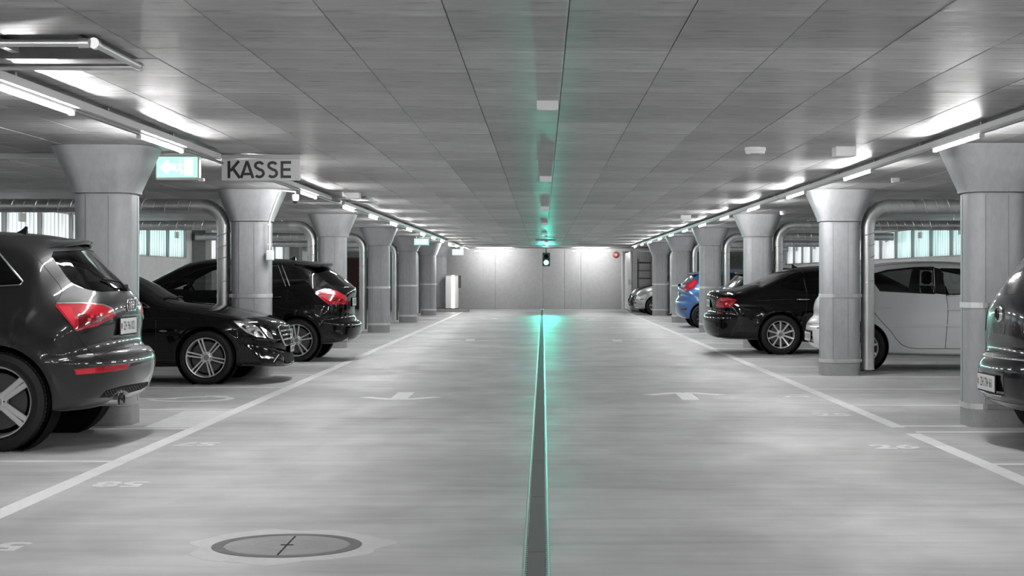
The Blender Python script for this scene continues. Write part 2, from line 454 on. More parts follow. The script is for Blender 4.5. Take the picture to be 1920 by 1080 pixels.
# slot drain running the length of the drive
dr = empty('slot_drain', (-.03, 0, 0)); tag(dr, 'long narrow steel slot drain running down the middle of the drive', 'drain')
nseg = 33
M['drain'] = mat('drain_cover', g(.13), .6, .3)
for k in range(nseg):
    y0 = 2 + k * 2.0
    MB().bevbox(-.040, .040, y0 + .003, y0 + 1.997, -.02, -.003, .003).build('cover', M['drain'], dr)
for sg in (-1, 1):
    MB().bevbox(min(sg * .050, sg * .061), max(sg * .050, sg * .061), 2, Y1 - .05, -.03, .0015, .002).build('edge_rail', M['steel'], dr)
    pf = MB()
    y = 4.0
    while y < 60:
        pf.bevbox(sg * .0455 - .0035, sg * .0455 + .0035, y, y + .035, -.012, -.001, .0015); y += .06 if y < 25 else .12
    tag(pf.build('slot_tooth', M['steel'], dr), kind='stuff')

# ---------------------------------------------------------------- columns with flared capitals
def rrect(hx, hy, r, n=6):
    pts = []
    for (cx, cy, a0) in ((hx - r, hy - r, 0), (-hx + r, hy - r, 90), (-hx + r, -hy + r, 180), (hx - r, -hy + r, 270)):
        for k in range(n + 1):
            a = math.radians(a0 + 90 * k / n); pts.append((cx + r * math.cos(a), cy + r * math.sin(a)))
    return pts
def ringz(hx, hy, r, z): return [(x, y, z) for x, y in rrect(hx, hy, r)]
shaft_me = MB().loft([ringz(.249, .249, .14, z) for z in (.17, .9, 2.0)]).mesh('shaft', M['column'], 30)
foot_me = MB().loft([ringz(.251, .251, .14, 0), ringz(.251, .251, .14, .16), ringz(.243, .243, .135, .165), ringz(.243, .243, .135, .175)]).mesh('foot', M['column_base'], 30)
cap_rings = [ringz(.235, .235, .13, 1.99), ringz(.235, .235, .13, 2.012), ringz(.272, .272, .15, 2.014), ringz(.274, .274, .15, 2.04)]
for k in range(1, 5): cap_rings.append(ringz(.274 + .156 * k / 4, .274 + .156 * k / 4, .15 + .09 * k / 4, 2.04 + .376 * k / 4))
cap_me = MB().loft(cap_rings).mesh('capital', M['column'], 28)
seam_b = MB()
for (x, y) in ((.07, -.2495), (-.125, -.2495), (.2495, .05), (-.2495, .05)):
    seam_b.box(x - .0022, x + .0022, y - .0022, y + .0022, .2, 1.99)
seam_me = seam_b.mesh('formwork_seam', M['joint'])
COLL = [14.72, 22.15, 30.75, 39.5, 48.1, 56.8, 63.0]
COLR = [14.55, 22.2, 30.75, 39.55, 48.0, 56.6]
def column(X, Yf, k, side):
    words = {'left': 'on the left of the drive', 'right': 'on the right of the drive'}[side]
    o = empty('column', (X, Yf + .25, 0))
    extra = {('left', 0): ', cap above the grey car', ('left', 1): ', pipe with box on its side', ('right', 0): ' by the frame edge', ('right', 1): ' before the white car'}.get((side, k), '')
    tag(o, '%s concrete column with flared cap %s%s' % (ORD[k], words, extra), 'column', 'concrete columns along the drive')
    s = inst(shaft_me, 'shaft', o); tag(inst(seam_me, 'formwork_seam', s), kind='stuff'); inst(foot_me, 'foot', o); inst(cap_me, 'capital', o)
    return o
for k, y in enumerate(COLL): column(-3.82, y, k, 'left')
for k, y in enumerate(COLR): column(3.90, y, k, 'right')

# ---------------------------------------------------------------- ventilation ducts: down the side of a column, then out to the wall
def duct_parts(outward):
    zc, r, xv = 2.22, .088, 0.0
    path = [(0, 0, .07), (0, 0, 1.0), (0, 0, 1.93)]
    R_ = .29
    for k in range(1, 9):
        a = PI / 2 * k / 8
        path.append((outward * (R_ - R_ * math.cos(a)), 0, 1.93 + R_ * math.sin(a)))
    path += [(outward * 1.0, 0, zc), (outward * 2.4, 0, zc), (outward * 3.9, 0, zc)]
    pipe = MB().tube(path, r, 20).mesh('pipe', M['galv'], 50)
    seams = MB()
    def helix(p0, axis, length, pitch):
        pts = []; n = int(length / pitch * 14)
        for k in range(n + 1):
            a = 2 * PI * k / 14; t = pitch * k / 14
            if axis == 'z': pts.append((p0[0] + (r + .001) * math.cos(a), p0[1] + (r + .001) * math.sin(a), p0[2] + t))
            else: pts.append((p0[0] + outward * t, p0[1] + (r + .001) * math.cos(a), p0[2] + (r + .001) * math.sin(a)))
        seams.tube(pts, .006, 4)
    helix((0, 0, .95), 'z', .96, .155); helix((outward * .36, 0, zc), 'x', 3.4, .155)
    sm = seams.mesh('spiral_seam', M['galv'], 60)
    cms, hms = [], []
    for a in (0, 28, 62, 90):
        c = Vector((outward * (R_ - R_ * math.cos(math.radians(a))), 0, 1.93 + R_ * math.sin(math.radians(a))))
        t = Vector((outward * math.sin(math.radians(a)), 0, math.cos(math.radians(a)))) * .006
        cms.append(MB().tube([c - t, c + t], r + .005, 20).mesh('collar', M['galv'], 50))
    cms.append(MB().tube([(0, 0, .065), (0, 0, .085)], r + .006, 20).mesh('collar', M['galv'], 50))
    cms.append(MB().tube([(0, 0, .93), (0, 0, .955)], r + .004, 20).mesh('collar', M['galv'], 50))
    for x in (1.35, 3.2):
        hms.append(MB().tube([(outward * x, 0, zc + r - .002), (outward * x, 0, zc + r + .015), (outward * x, 0, zc + r + .0151), (outward * x, 0, zc + r + .055), (outward * x, 0, zc + r + .0551), (outward * x, 0, H - .004)], .005, 8, r_list=[.005, .005, .014, .014, .005, .005]).mesh('hanger', M['steel'], 50))
        hms.append(MB().tube([(outward * (x - .012), 0, zc), (outward * (x + .012), 0, zc)], r + .004, 20).mesh('pipe_clamp', M['steel'], 50))
    return pipe, sm, cms, hms
DPL, DPR = duct_parts(-1), duct_parts(1)
def strap_mesh(sg, z0):      # flat steel band round the column and its bracket to the pipe
    b = MB()
    pi_, po = rrect(.2495, .2495, .14), rrect(.254, .254, .144)
    n = len(pi_)
    vs = [(x, y, z0) for x, y in pi_] + [(x, y, z0) for x, y in po] + [(x, y, z0 + .05) for x, y in pi_] + [(x, y, z0 + .05) for x, y in po]
    fs = []
    for i in range(n):
        j = (i + 1) % n
        fs += [(n + i, n + j, 3 * n + j, 3 * n + i), (j, i, 2 * n + i, 2 * n + j), (i, j, n + j, n + i), (2 * n + j, 2 * n + i, 3 * n + i, 3 * n + j)]
    b.add([(x - sg * .37, y, z) for x, y, z in vs], fs)
    return b.mesh('column_strap', M['galv'], 40)
def bracket_mesh(sg, z0): return MB().box(min(-sg * .125, -sg * .085), max(-sg * .125, -sg * .085), -.06, .06, z0 + .005, z0 + .045).mesh('strap_bracket', M['galv'], 40)
ring_me = MB().tube([(0, 0, .01), (0, 0, .04)], .092, 20).mesh('pipe_clamp', M['galv'], 40)
STR_ = {sg: [(strap_mesh(sg, z), bracket_mesh(sg, z), z) for z in (1.015, .165)] for sg in (-1, 1)}
def duct(X, Y, sg, k, side):
    o = empty('ventilation_duct', (X + sg * .37, Y, 0))
    tag(o, '%s spiral metal duct on the %s, rising beside a column and bending to the wall' % (ORD[k], side), 'duct', 'galvanised ducts beside the columns')
    a, b, cs, ds = DPL if sg < 0 else DPR
    p = inst(a, 'pipe', o); tag(inst(b, 'spiral_seam', p), kind='stuff')
    for c in cs: inst(c, 'collar', o)
    for d in ds: inst(d, d.name.split('.')[0], o)
    for (m1, m2, z) in STR_[sg]:
        q = inst(m1, 'column_strap', o); inst(m2, 'strap_bracket', q); inst(ring_me, 'pipe_clamp', q, (0, 0, z))
for k, y in enumerate(COLL[1:6]): duct(-3.82, y + .25, -1, k, 'left')
for k, y in enumerate(COLR[1:6]): duct(3.90, y + .25, 1, k, 'right')
# bare straps on the nearest column on the right
for z, w in ((1.02, 'upper'), (.155, 'lower')):
    tag(MB().loft([ringz(.2515, .2515, .142, z), ringz(.2545, .2545, .144, z), ringz(.2545, .2545, .144, z + .048), ringz(.2515, .2515, .142, z + .048)], cap=False).build('column_band', M['galv'], loc=(3.90, COLR[0] + .25, 0)),
        '%s steel band strapped round the nearest column on the right' % w, 'band')

# ---------------------------------------------------------------- tube lights below long trunking
brk_me = MB().box(-.02, .02, -.02, .02, -.036, -.006).mesh('bracket', M['grey_metal'])
def trunking(X, segs, side):
    o = empty('cable_trunking', (X, 0, H)); tag(o, 'long white cable trunking under the ceiling above the %s parking bays' % side, 'trunking')
    for (a, b) in segs:
        MB().bevbox(-.035, .035, a, b, -.082, -.032, .004).build('channel', M['trunk'], o)
        y = a + .4
        while y < b:
            inst(brk_me, 'bracket', o, (0, y, 0)); y += 2.0
    return o
trunking(-2.915, [(-15.0, 7.9), (8.98, 15.28), (15.82, 23.3), (24.99, 61.2), (61.5, 66.6)], 'left')
trunking(3.20, [(-16.0, 23.0), (23.05, 45.0), (45.05, 61.0)], 'right')
TL = 1.50
tube_me = MB().tube([(0, .03, 0), (0, TL - .03, 0)], .013, 8).mesh('tube', M['tube'], 60)
body_me = MB().bevbox(-.018, .018, -.02, TL + .02, .012, .0295, .003).mesh('batten', M['white'])
capm = MB().bevbox(-.018, .018, 0, .035, -.018, .012, .004).mesh('end_cap', M['white'])
LZ = H - .112
LS = [-14.8, -10.8, -6.8, -2.8, 1.2, 5.2, 9.15, 12.38, 15.86, 20.55, 24.9, 28.6, 32.6, 36.5, 40.6, 44.6, 48.6, 52.7, 56.7, 60.7]
RS = [-15.8, -11.8, -7.8, -3.8, .2, 4.2, 8.2, 12.3, 16.4, 20.6, 24.8, 28.9, 33.0, 37.1, 41.2, 45.3, 49.4, 53.5, 57.6]
LASTL = []
def light(X, Y, label, rz=0, z=LZ, gr='tube lights along the parking bays', gap=0):
    o = empty('tube_light', (X, Y, z), rz); tag(o, label, 'light', gr); LASTL[:] = [o]
    inst(tube_me, 'tube', o); inst(body_me, 'batten', o); inst(capm, 'end_cap', o); inst(capm, 'end_cap', o, (0, TL - .035, 0))
    if abs(Y - 12.38) < .01: gap = min(gap, 1.76)      # stops short of the hanging sign
    if gap > .2:
        MB().bevbox(-.014, .014, TL + .03, TL + gap - .03, .010, .0295, .003).build('rail', M['grey_metal'], o)
for nm, X, ys in (('left', -2.935, LS), ('right', 3.165, RS)):
    for k, y in enumerate([q for q in ys if q < 6][::-1]):  # out-of-view tubes over and behind the camera, added as fill light
        light(X, y, 'unseen tube light added as fill on the %s trunking, %s one counted back from the camera' % (nm, ORD[k]), gap=([q for q in ys if q > y] + [0])[0] - y - TL)
    for k, y in enumerate([q for q in ys if q > 6]):
        light(X, y, 'bare white tube light, %s lit one in view on the %s trunking' % (ORD[k], nm), gap=([q for q in ys if q > y] + [0])[0] - y - TL)
# two crosswise tubes washing the end wall
for X, w in ((-2.68, 'left one'), (1.15, 'right one')):
    light(X, 66.9, 'tube light across the ceiling before the end wall, %s' % w, rz=-PI / 2, gr='tube lights washing the end wall')
    for q in (.2, TL - .2): inst(MB().box(-.012, .012, -.012, .012, .029, .108).mesh('hanger', M['white']), 'hanger', LASTL[0], (0, q, 0))

# ---------------------------------------------------------------- ceiling hatch with its rail frame, cross trays, small fittings
ht = empty('ceiling_hatch', (HX1, HY0, H)); tag(ht, 'ceiling hatch recess with grey sheet and round rail frame, top left', 'hatch')
W_, L_ = HX0 - HX1, HY1 - HY0
MB().box(W_, 0, -.0, L_, .10, .12).build('sheet', M['sheet_grey'], ht)
for k in range(7): MB().box(W_ + .42 * k + .12, W_ + .42 * k + .14, .0, L_, .085, .10).build('rib', M['dark_metal'], ht)
MB().box(W_, 0, L_ - .001, L_ + .02, .0, .11).box(W_, 0, -.02, .001, .0, .11).box(-.001, .02, -.02, L_ + .02, .0, .11).build('curb', M['wall_dark'], ht)
MB().box(-.66, -.62, 0, L_, .03, .06).build('strip', M['white'], ht)
def rails(parent, w, l, z, r=.018):
    MB().tube([(w, 0, z), (-.06, 0, z)], r, 12).tube([(-.07, 0, z), (-.02, 0, z)], r + .006, 12).build('rail', M['galv'], parent, 50)
    MB().tube([(0, .03, z), (0, l, z)], r, 12).tube([(0, -.005, z), (0, .05, z)], r + .008, 12).tube([(0, l - .03, z), (0, l + .01, z)], r + .005, 12).build('rail', M['galv'], parent, 50)
    MB().tube([(w, l, z), (-.02, l, z)], r, 12).build('rail', M['galv'], parent, 50)
rails(ht, W_, L_ + .03, -.04)
MB().box(-.93, -.89, L_ - .02, L_ + .01, -.06, .03).build('bracket', M['dark_metal'], ht)
def far_frame(x0, x1, y0, y1, label):
    o = empty('rail_frame', (x1, y0, H)); tag(o, label, 'rail frame', 'rail frames under the ceiling')
    rails(o, x0 - x1, y1 - y0, -.05, .016)
far_frame(-2.82, -2.42, 23.5, 24.8, 'small round-rail frame under the ceiling by the white box on the left')
far_frame(-2.82, -2.45, 50.5, 51.6, 'small rail frame under the ceiling far down the left side')
far_frame(-2.82, -2.0, 60.4, 61.2, 'small rail frame under the ceiling close to the end wall')
for (x0, x1, y, lab) in ((XL, -2.95, 15.56, 'cable tray across the ceiling behind the first left column'), (XL, -2.95, 24.85, 'cable tray across the ceiling before the third left column'), (-3.4, 8.4, 61.3, 'cable tray spanning the drive near the end wall')):
    tag(MB().bevbox(x0, x1, y, y + .10, H - .05, H - .003, .004).build('cable_tray', M['trunk']), 'white ' + lab, 'tray', 'trays across the ceiling')

def ceil_box(x, y, w, d, h, name, label, cat='box', m='white', group=None):
    o = empty(name, (x, y, H)); tag(o, label, cat, group)
    MB().bevbox(-w / 2, w / 2, 0, d, -h, 0, .004).build('housing', M[m], o)
    MB().bevbox(-w / 2 + .012, w / 2 - .012, .012, d - .012, -h - .004, -h + .002, .002).build('cover', M['white_matt'], o)
    return o
ys = [10.95, 19.2, 27.4, 35.6, 43.6, 51.6, 59.8]
for k, y in enumerate(ys):
    ceil_box(.03, y, .137, .10, .056, 'sensor_box', '%s small white box on the ceiling centre line' % ORD[k], group='white boxes along the ceiling centre line')
ceil_box(2.63, 14.8, .176, .22, .083, 'emergency_light', 'white emergency light box on the ceiling near the right tube lights', 'light box')
ceil_box(2.62, 31.2, .18, .2, .085, 'emergency_light', 'white emergency light box halfway down the right ceiling', 'light box')
ceil_box(-2.56, 22.9, .19, .22, .075, 'emergency_light', 'white box on the ceiling by the small rail frame on the left', 'light box')
def detector(x, y, r, h, name, label, cat):
    o = empty(name, (x, y, H)); tag(o, label, cat)
    MB().lathe([(r, 0), (r, -h * .55), (r * .93, -h * .62), (r * .9, -h), (.002, -h)], n=28).build('base', M['white'], o, 35)
    MB().lathe([(r * .5, -h), (r * .48, -h - .006), (.002, -h - .007)], n=20).build('grille', M['grey_metal'], o, 35)
detector(1.86, 14.95, .092, .055, 'ceiling_disc', 'round white disc fitting on the right half of the ceiling', 'disc light')
detector(4.05, 19.6, .052, .05, 'smoke_detector', 'small smoke detector above the nearest right bays', 'smoke detector')
detector(4.15, 29.5, .055, .06, 'smoke_detector', 'small smoke detector between second and third right columns', 'smoke detector')
detector(4.6, 55.5, .06, .06, 'smoke_detector', 'small smoke detector far right before the mesh cage', 'smoke detector')
# dome camera and conduit at the second left column
cd = empty('dome_camera', (-3.22, 22.2, 2.35)); tag(cd, 'white dome camera on a bracket beside the second left column cap', 'camera')
MB().lathe([(.002, .01), (.045, .01), (.05, -.02), (.044, -.06), (.03, -.085), (.002, -.095)], n=20).build('housing', M['white'], cd, 40)
MB().lathe([(.036, -.07), (.030, -.095), (.015, -.108), (.002, -.11)], n=20).build('dome', M['black'], cd, 60)
MB().tube([(0, 0, 0), (0, 0, .04), (-.16, 0, .06), (-.26, .05, .04)], .012, 8).build('arm', M['white'], cd, 40)
cdt = empty('conduit', (-3.57, 22.14, 0)); tag(cdt, 'white conduit down the second left column to a small switch box', 'conduit')
MB().tube([(.19, -.18, 2.38), (.15, -.16, 2.31), (.035, -.02, 2.06), (.022, 0, 1.99), (.022, 0, 1.62)], .012, 8).build('pipe', M['white'], cdt, 50)
MB().bevbox(-.015, .075, -.05, .05, 1.50, 1.63, .006).build('switch_box', M['white'], cdt)
for z in (1.95, 1.70): MB().box(.0, .04, -.02, .02, z, z + .02).build('clip', M['white'], cdt)
tag(MB().bevbox(-.012, .012, -.012, .012, -.09, 0, .003).build('ceiling_stub', M['black'], loc=(-3.03, 22.6, H)), 'short black stub hanging beside the dome camera', 'stub')

# ---------------------------------------------------------------- hanging signs
ks = empty('hanging_sign', (-2.60, 15.72, 0)); tag(ks, 'white hanging sign with black letters KASSE on the left', 'sign')
MB().bevbox(-.36, .36, 0, .03, 2.175, 2.372, .003).build('board', M['white_matt'], ks)
MB().bevbox(-.36, .36, -.006, .05, 2.374, 2.414, .003).build('top_rail', M['trunk'], ks)
def letter(ch):
    b = MB(); w = .025; h = .157
    if ch == 'K': b.stroke([(0, 0), (0, h)], w, 0, .002); b.stroke([(.014, h * .42), (.092, h)], w * 1.02, 0, .0021); b.stroke([(.036, h * .58), (.100, 0)], w * 1.05, 0, .0022); b.box(-.0105, .0105, 0, 0, 0, 0) if 0 else None
    elif ch == 'A': b.stroke([(0, 0), (.055, h)], w, 0, .002); b.stroke([(.110, 0), (.055, h)], w, 0, .0021); b.stroke([(.020, h * .24), (.090, h * .24)], w * .9, 0, .0019)
    elif ch == 'S':
        pts = []
        for a in range(20, 271, 18): pts.append((.049 + .036 * math.cos(math.radians(a)), h * .735 + .029 * math.sin(math.radians(a))))
        for a in range(90, -161, -18): pts.append((.049 + .039 * math.cos(math.radians(a)), h * .285 + .034 * math.sin(math.radians(a))))
        pts = [(x, min(max(y, .01), h - .01)) for x, y in pts]
        b.stroke(pts, w, 0, .002)
    elif ch == 'E': b.stroke([(0, 0), (0, h)], w, 0, .002); [b.stroke([(0, y), (.084 if y != h / 2 else .079, y)], w, 0, .0021) for y in (w / 2, h / 2, h - w / 2)]
    return b
for ch, x in zip('KASSE', (-.292, -.180, -.062, .060, .196)):
    lt = letter(ch); o = lt.build('letter', M['black_paint'], ks); o.location = (x, -.0005, 2.196); o.rotation_euler = (PI / 2, 0, 0)
def exit_sign(x, y, w, h, ztop, label, full=True):
    o = empty('exit_sign', (x, y, 0)); tag(o, label, 'exit sign', 'lit exit signs')
    MB().bevbox(-w / 2 - .012, w / 2 + .012, .002, .09, ztop - h - .02, ztop, .005).build('housing', M['white'], o)
    MB().box(-w / 2, w / 2, -.002, .004, ztop - h - .003, ztop - .014).build('panel', M['exit_green'], o)
    f = MB(); a, b = -w / 2, ztop - h / 2 - .008
    fw = .006
    f.box(a - fw, -a + fw, -.006, .002, ztop - .016, ztop - .010).box(a - fw, -a + fw, -.006, .002, ztop - h - .007, ztop - h - .001).box(a - fw, a, -.006, .002, ztop - h, ztop - .01).box(-a, -a + fw, -.006, .002, ztop - h, ztop - .01)
    f.build('frame', M['white'], o)
    q = MB(); s_ = h
    arrow_ = [(-.46, 0), (-.26, .30), (-.22, .30), (-.22, .14), (-.02, .14), (-.02, -.14), (-.22, -.14), (-.22, -.30), (-.26, -.30)]
    ar = q.prism([(px * w * .95, py * s_ + 0) for px, py in arrow_], 0, .002).build('arrow', M['exit_white'], o); ar.location = (0, -.0025, b); ar.rotation_euler = (PI / 2, 0, 0)
    dd = MB().prism([(.17 * w, -.36 * s_), (.38 * w, -.36 * s_), (.38 * w, .38 * s_), (.17 * w, .38 * s_)], 0, .002).build('door_shape', M['exit_white'], o); dd.location = (0, -.0025, b); dd.rotation_euler = (PI / 2, 0, 0)
    rn = MB()
    rn.prism([(.07 * w + .035 * s_ * math.cos(t), .27 * s_ + .045 * s_ * math.sin(t)) for t in [2 * PI * k / 10 for k in range(10)]], 0, .002)
    rn.stroke([(.09 * w, .18 * s_), (.06 * w, -.06 * s_)], .11 * s_, 0, .002); rn.stroke([(.06 * w, -.06 * s_), (.12 * w, -.18 * s_), (.09 * w, -.34 * s_)], .06 * s_, 0, .0021)
    rn.stroke([(.06 * w, -.06 * s_), (.0 * w, -.2 * s_), (-.03 * w, -.22 * s_)], .06 * s_, 0, .0022); rn.stroke([(.09 * w, .17 * s_), (.13 * w, .06 * s_)], .05 * s_, 0, .0021); rn.stroke([(.09 * w, .17 * s_), (.02 * w, .1 * s_)], .05 * s_, 0, .0021)
    r_ = rn.build('running_figure', M['exit_white'], o); r_.location = (0, -.0025, b); r_.rotation_euler = (PI / 2, 0, 0)
    for hx in (-w / 2 + .05, -.045 if not full else w / 2 - .05): MB().box(hx - .004, hx + .004, .04, .05, ztop, H - .006).build('hanger', M['steel'], o)
    if full: MB().bevbox(w / 2, w / 2 + .05, .0, .08, ztop - h - .035, ztop - h - .005, .004).build('test_lamp', M['white'], o)
    return o
exit_sign(-3.30, 15.4, .37, .20, 2.385, 'green lit exit sign with arrow left of the KASSE sign')
exit_sign(-3.09, 43.4, .36, .165, 2.27, 'pale lit exit sign over the far left columns', False)
exit_sign(-3.12, 62.6, .40, .2, 2.30, 'white lit exit sign nearest the end wall', False)

# ---------------------------------------------------------------- green traffic light over the drive, cross bar, alarm
tl = empty('traffic_light', (.13, 66.4, 0)); tag(tl, 'hanging traffic light showing green before the end wall', 'traffic light')
MB().tube([(0, .1, 2.2), (0, .1, H)], .025, 8).build('hanger', M['grey_metal'], tl, 40)
MB().bevbox(-.15, .15, .03, .22, 1.70, 2.22, .02).build('housing', M['dark_metal'], tl)
for z, mm in ((2.08, 'black'), (1.84, 'green_lamp')):
    ln = MB().lathe([(.001, -.012), (.06, -.008), (.105, .01), (.108, .03)], (0, .03, z), 'y', 24).build('lens', M[mm], tl, 60)
    hood = MB(); vs = []; fs = []
    for k in range(17):
        a = math.radians(-20 + 220 * k / 16)
        for yy, rr_ in ((.03, .115), (-.14, .112), (-.14, .120), (.03, .123)): vs.append((rr_ * math.cos(a), yy, z + rr_ * math.sin(a)))
    for k in range(16):
        for q in range(4): fs.append((k * 4 + q, k * 4 + (q + 1) % 4, (k + 1) * 4 + (q + 1) % 4, (k + 1) * 4 + q))
    hood.add(vs, fs + [(0, 1, 2, 3), (67, 66, 65, 64)]).build('visor', M['visor_glow'], tl, 50)
sp = bpy.data.lights.new('signal_beam', 'SPOT'); sp.energy = 900; sp.color = (.05, 1, .74); sp.spot_size = math.radians(26); sp.spot_blend = .8; sp.shadow_soft_size = .1
so = bpy.data.objects.new('signal_beam', sp); COL.objects.link(so); so.parent = tl; so.location = (0, -.16, 1.84); so.rotation_euler = (PI / 2, 0, PI)
cb = empty('cross_bar', (.1, 50.2, H)); tag(cb, 'flat grey crossbar hung over the drive before the traffic light', 'bar')
MB().bevbox(-.32, .32, 0, .05, -.075, -.02, .004).build('bar', M['grey_metal'], cb)
MB().box(-.05, .05, .0, .04, -.115, -.07).box(-.012, .012, .01, .03, -.03, 0).build('bracket', M['grey_metal'], cb)
al = empty('alarm_sounder', (2.92, Y1 - .002, 2.16)); tag(al, 'round red alarm sounder at the right end of the end wall', 'alarm')
MB().lathe([(.001, -.06), (.05, -.06), (.11, -.05), (.135, 0)], axis='y', n=28).build('shell', M['alarm_red'], al, 40)
MB().lathe([(.001, -.085), (.03, -.085), (.045, -.06)], axis='y', n=20).build('horn', M['white_matt'], al, 40)

# ticket machine at the far left
tm = empty('ticket_machine', (-3.27, 62.6, 0)); tag(tm, 'pale ticket machine with a lit strip on a low plinth at the far left', 'ticket machine')
MB().bevbox(-.75, .55, -.25, .35, 0, .10, .01).build('plinth', M['column_base'], tm)
MB().bevbox(-.30, .17, -.1, .28, .13, 1.35, .01).build('cabinet', M['white'], tm)
MB().box(-.32, .19, -.12, .3, .10, .13).build('base', M['dark_metal'], tm)
MB().bevbox(-.33, .20, -.13, .31, 1.35, 1.38, .006).build('lid', M['grey_metal'], tm)
MB().box(-.07, .03, -.112, -.10, .14, 1.34).build('light_strip', M['strip_warm'], tm)
MB().bevbox(.17, .26, -.08, .1, .88, 1.34, .006).build('screen', M['dark_metal'], tm)

# wire mesh cage at the far right
cg = empty('mesh_cage', (3.15, 62.3, 0)); tag(cg, 'wire mesh cage with white gate posts at the far right end', 'cage')
MB().bevbox(-.05, .22, 4.6, 4.9, 0, 2.28, .01).build('post_panel', M['white'], cg)
MB().bevbox(.03, .09, -.03, .03, 0, 2.25, .006).build('post', M['galv'], cg)
MB().bevbox(.06, .12, .1, 4.5, .05, 2.2, .006).build('gate_leaf', M['trunk'], cg)
MB().bevbox(-.04, .08, -.06, -.03, 1.0, 1.18, .006).build('lock_box', M['white'], cg)
for z in (2.2, .06): MB().bevbox(.09, 5.3, -.02, .02, z, z + .05, .004).build('frame', M['galv'], cg)
wm = MB()
k = 0; x = .12
while x < 5.3: wm.box(x - .006, x + .006, -.004, .004, .1, 2.22); x += .085
z = .15
while z < 2.2: wm.box(.09, 5.3, -.008, .0, z - .005, z + .005); z += .085
tag(wm.build('wire_mesh', M['grey_metal'], cg), kind='stuff')
for x in (1.9, 3.5, 5.3): MB().bevbox(x - .025, x + .025, -.025, .025, 0, 2.25, .005).build('post', M['galv'], cg)
# stacked shelving seen through the mesh
sh = empty('storage_rack', (3.9, 65.3, 0)); tag(sh, 'dark storage rack standing inside the mesh cage', 'rack')
for z in (.5, .85, 1.2, 1.5, 1.8): MB().bevbox(-.25, .25, 0, .5, z, z + .05, .004).build('shelf', M['dark_metal'], sh)
for x in (-.25, .25): MB().box(x - .02, x + .02, 0, .04, 0, 2.0).box(x - .02, x + .02, .46, .5, 0, 2.0).build('upright', M['grey_metal'], sh)

# ================================================================ cars
def paint(name, col, metal=0.0, rough=.28, coat=1.0, spec=.5):
    m = mat(name, col, rough, metal, spec, coat)
    return m
M['p_grey'] = paint('dark_grey_car_paint', (.015, .0155, .017), .2, .35, 1.0, .2)
M['p_black'] = paint('black_car_paint', (.0035, .0035, .004), 0, .3, .9, 0.0)
M['p_white'] = paint('white_car_paint', (.86, .86, .87), 0, .35)
M['p_blue'] = paint('blue_car_paint', (.045, .13, .33), .3, .3)
M['p_silver'] = paint('silver_car_paint', (.38, .385, .39), .5, .35)
M['p_dark'] = paint('charcoal_car_paint', (.006, .0065, .009), .1, .3, .7, .05)
M['tyre'] = mat('tyre_rubber', g(.014), .62, spec=.35)
M['alloy'] = mat('alloy_wheel', g(.78), .32, .7)
M['alloy_dark'] = mat('alloy_wheel_dark', g(.16), .35, .8)
M['disc'] = mat('brake_disc', g(.10), .4, .9)
M['chrome'] = mat('chrome', g(.8), .08, 1)
M['satin'] = mat('satin_trim', g(.55), .25, 1)
M['gloss_black'] = mat('gloss_black_trim', g(.008), .12, coat=.5)
M['liner'] = mat('arch_liner', g(.006), .9, spec=.1)
M['interior'] = mat('car_interior', g(.016), .8, spec=.2)
M['red_lamp'] = mat('red_lamp_lens', (.42, .005, .018), .12, coat=1)
M['red_bright'] = mat('red_lamp_reflector', (.68, .02, .04), .2, coat=1)
M['red_dark'] = mat('red_lamp_dark', (.13, .002, .008), .15, coat=1)
M['lamp_clear'] = mat('lamp_silver', g(.62), .18, .75, coat=1)
M['plate'] = mat('plate_white', g(.66), .4)
M['green_sticker'] = mat('parking_ticket', (.5, .8, .68), .5)
def tinted(name, tr, rough=.03, back=None):
    m = bpy.data.materials.new(name); m.use_nodes = True
    N, L = m.node_tree.nodes, m.node_tree.links; N.clear()
    o = N.new('ShaderNodeOutputMaterial'); t = N.new('ShaderNodeBsdfTransparent'); d = N.new('ShaderNodeBsdfGlossy'); x = N.new('ShaderNodeMixShader'); f = N.new('ShaderNodeFresnel')
    t.inputs[0].default_value = (*tr, 1); d.inputs['Roughness'].default_value = rough; d.inputs[0].default_value = (1, 1, 1, 1); f.inputs[0].default_value = 1.5
    L.new(f.outputs[0], x.inputs[0]); L.new(t.outputs[0], x.inputs[1]); L.new(d.outputs[0], x.inputs[2]); L.new(x.outputs[0], o.inputs[0])
    return m
M['glass'] = tinted('car_glass', (.50, .53, .52))
M['glass_dark'] = tinted('privacy_glass', (.10, .10, .10))
M['glass_mid'] = tinted('tinted_glass', (.30, .31, .31))

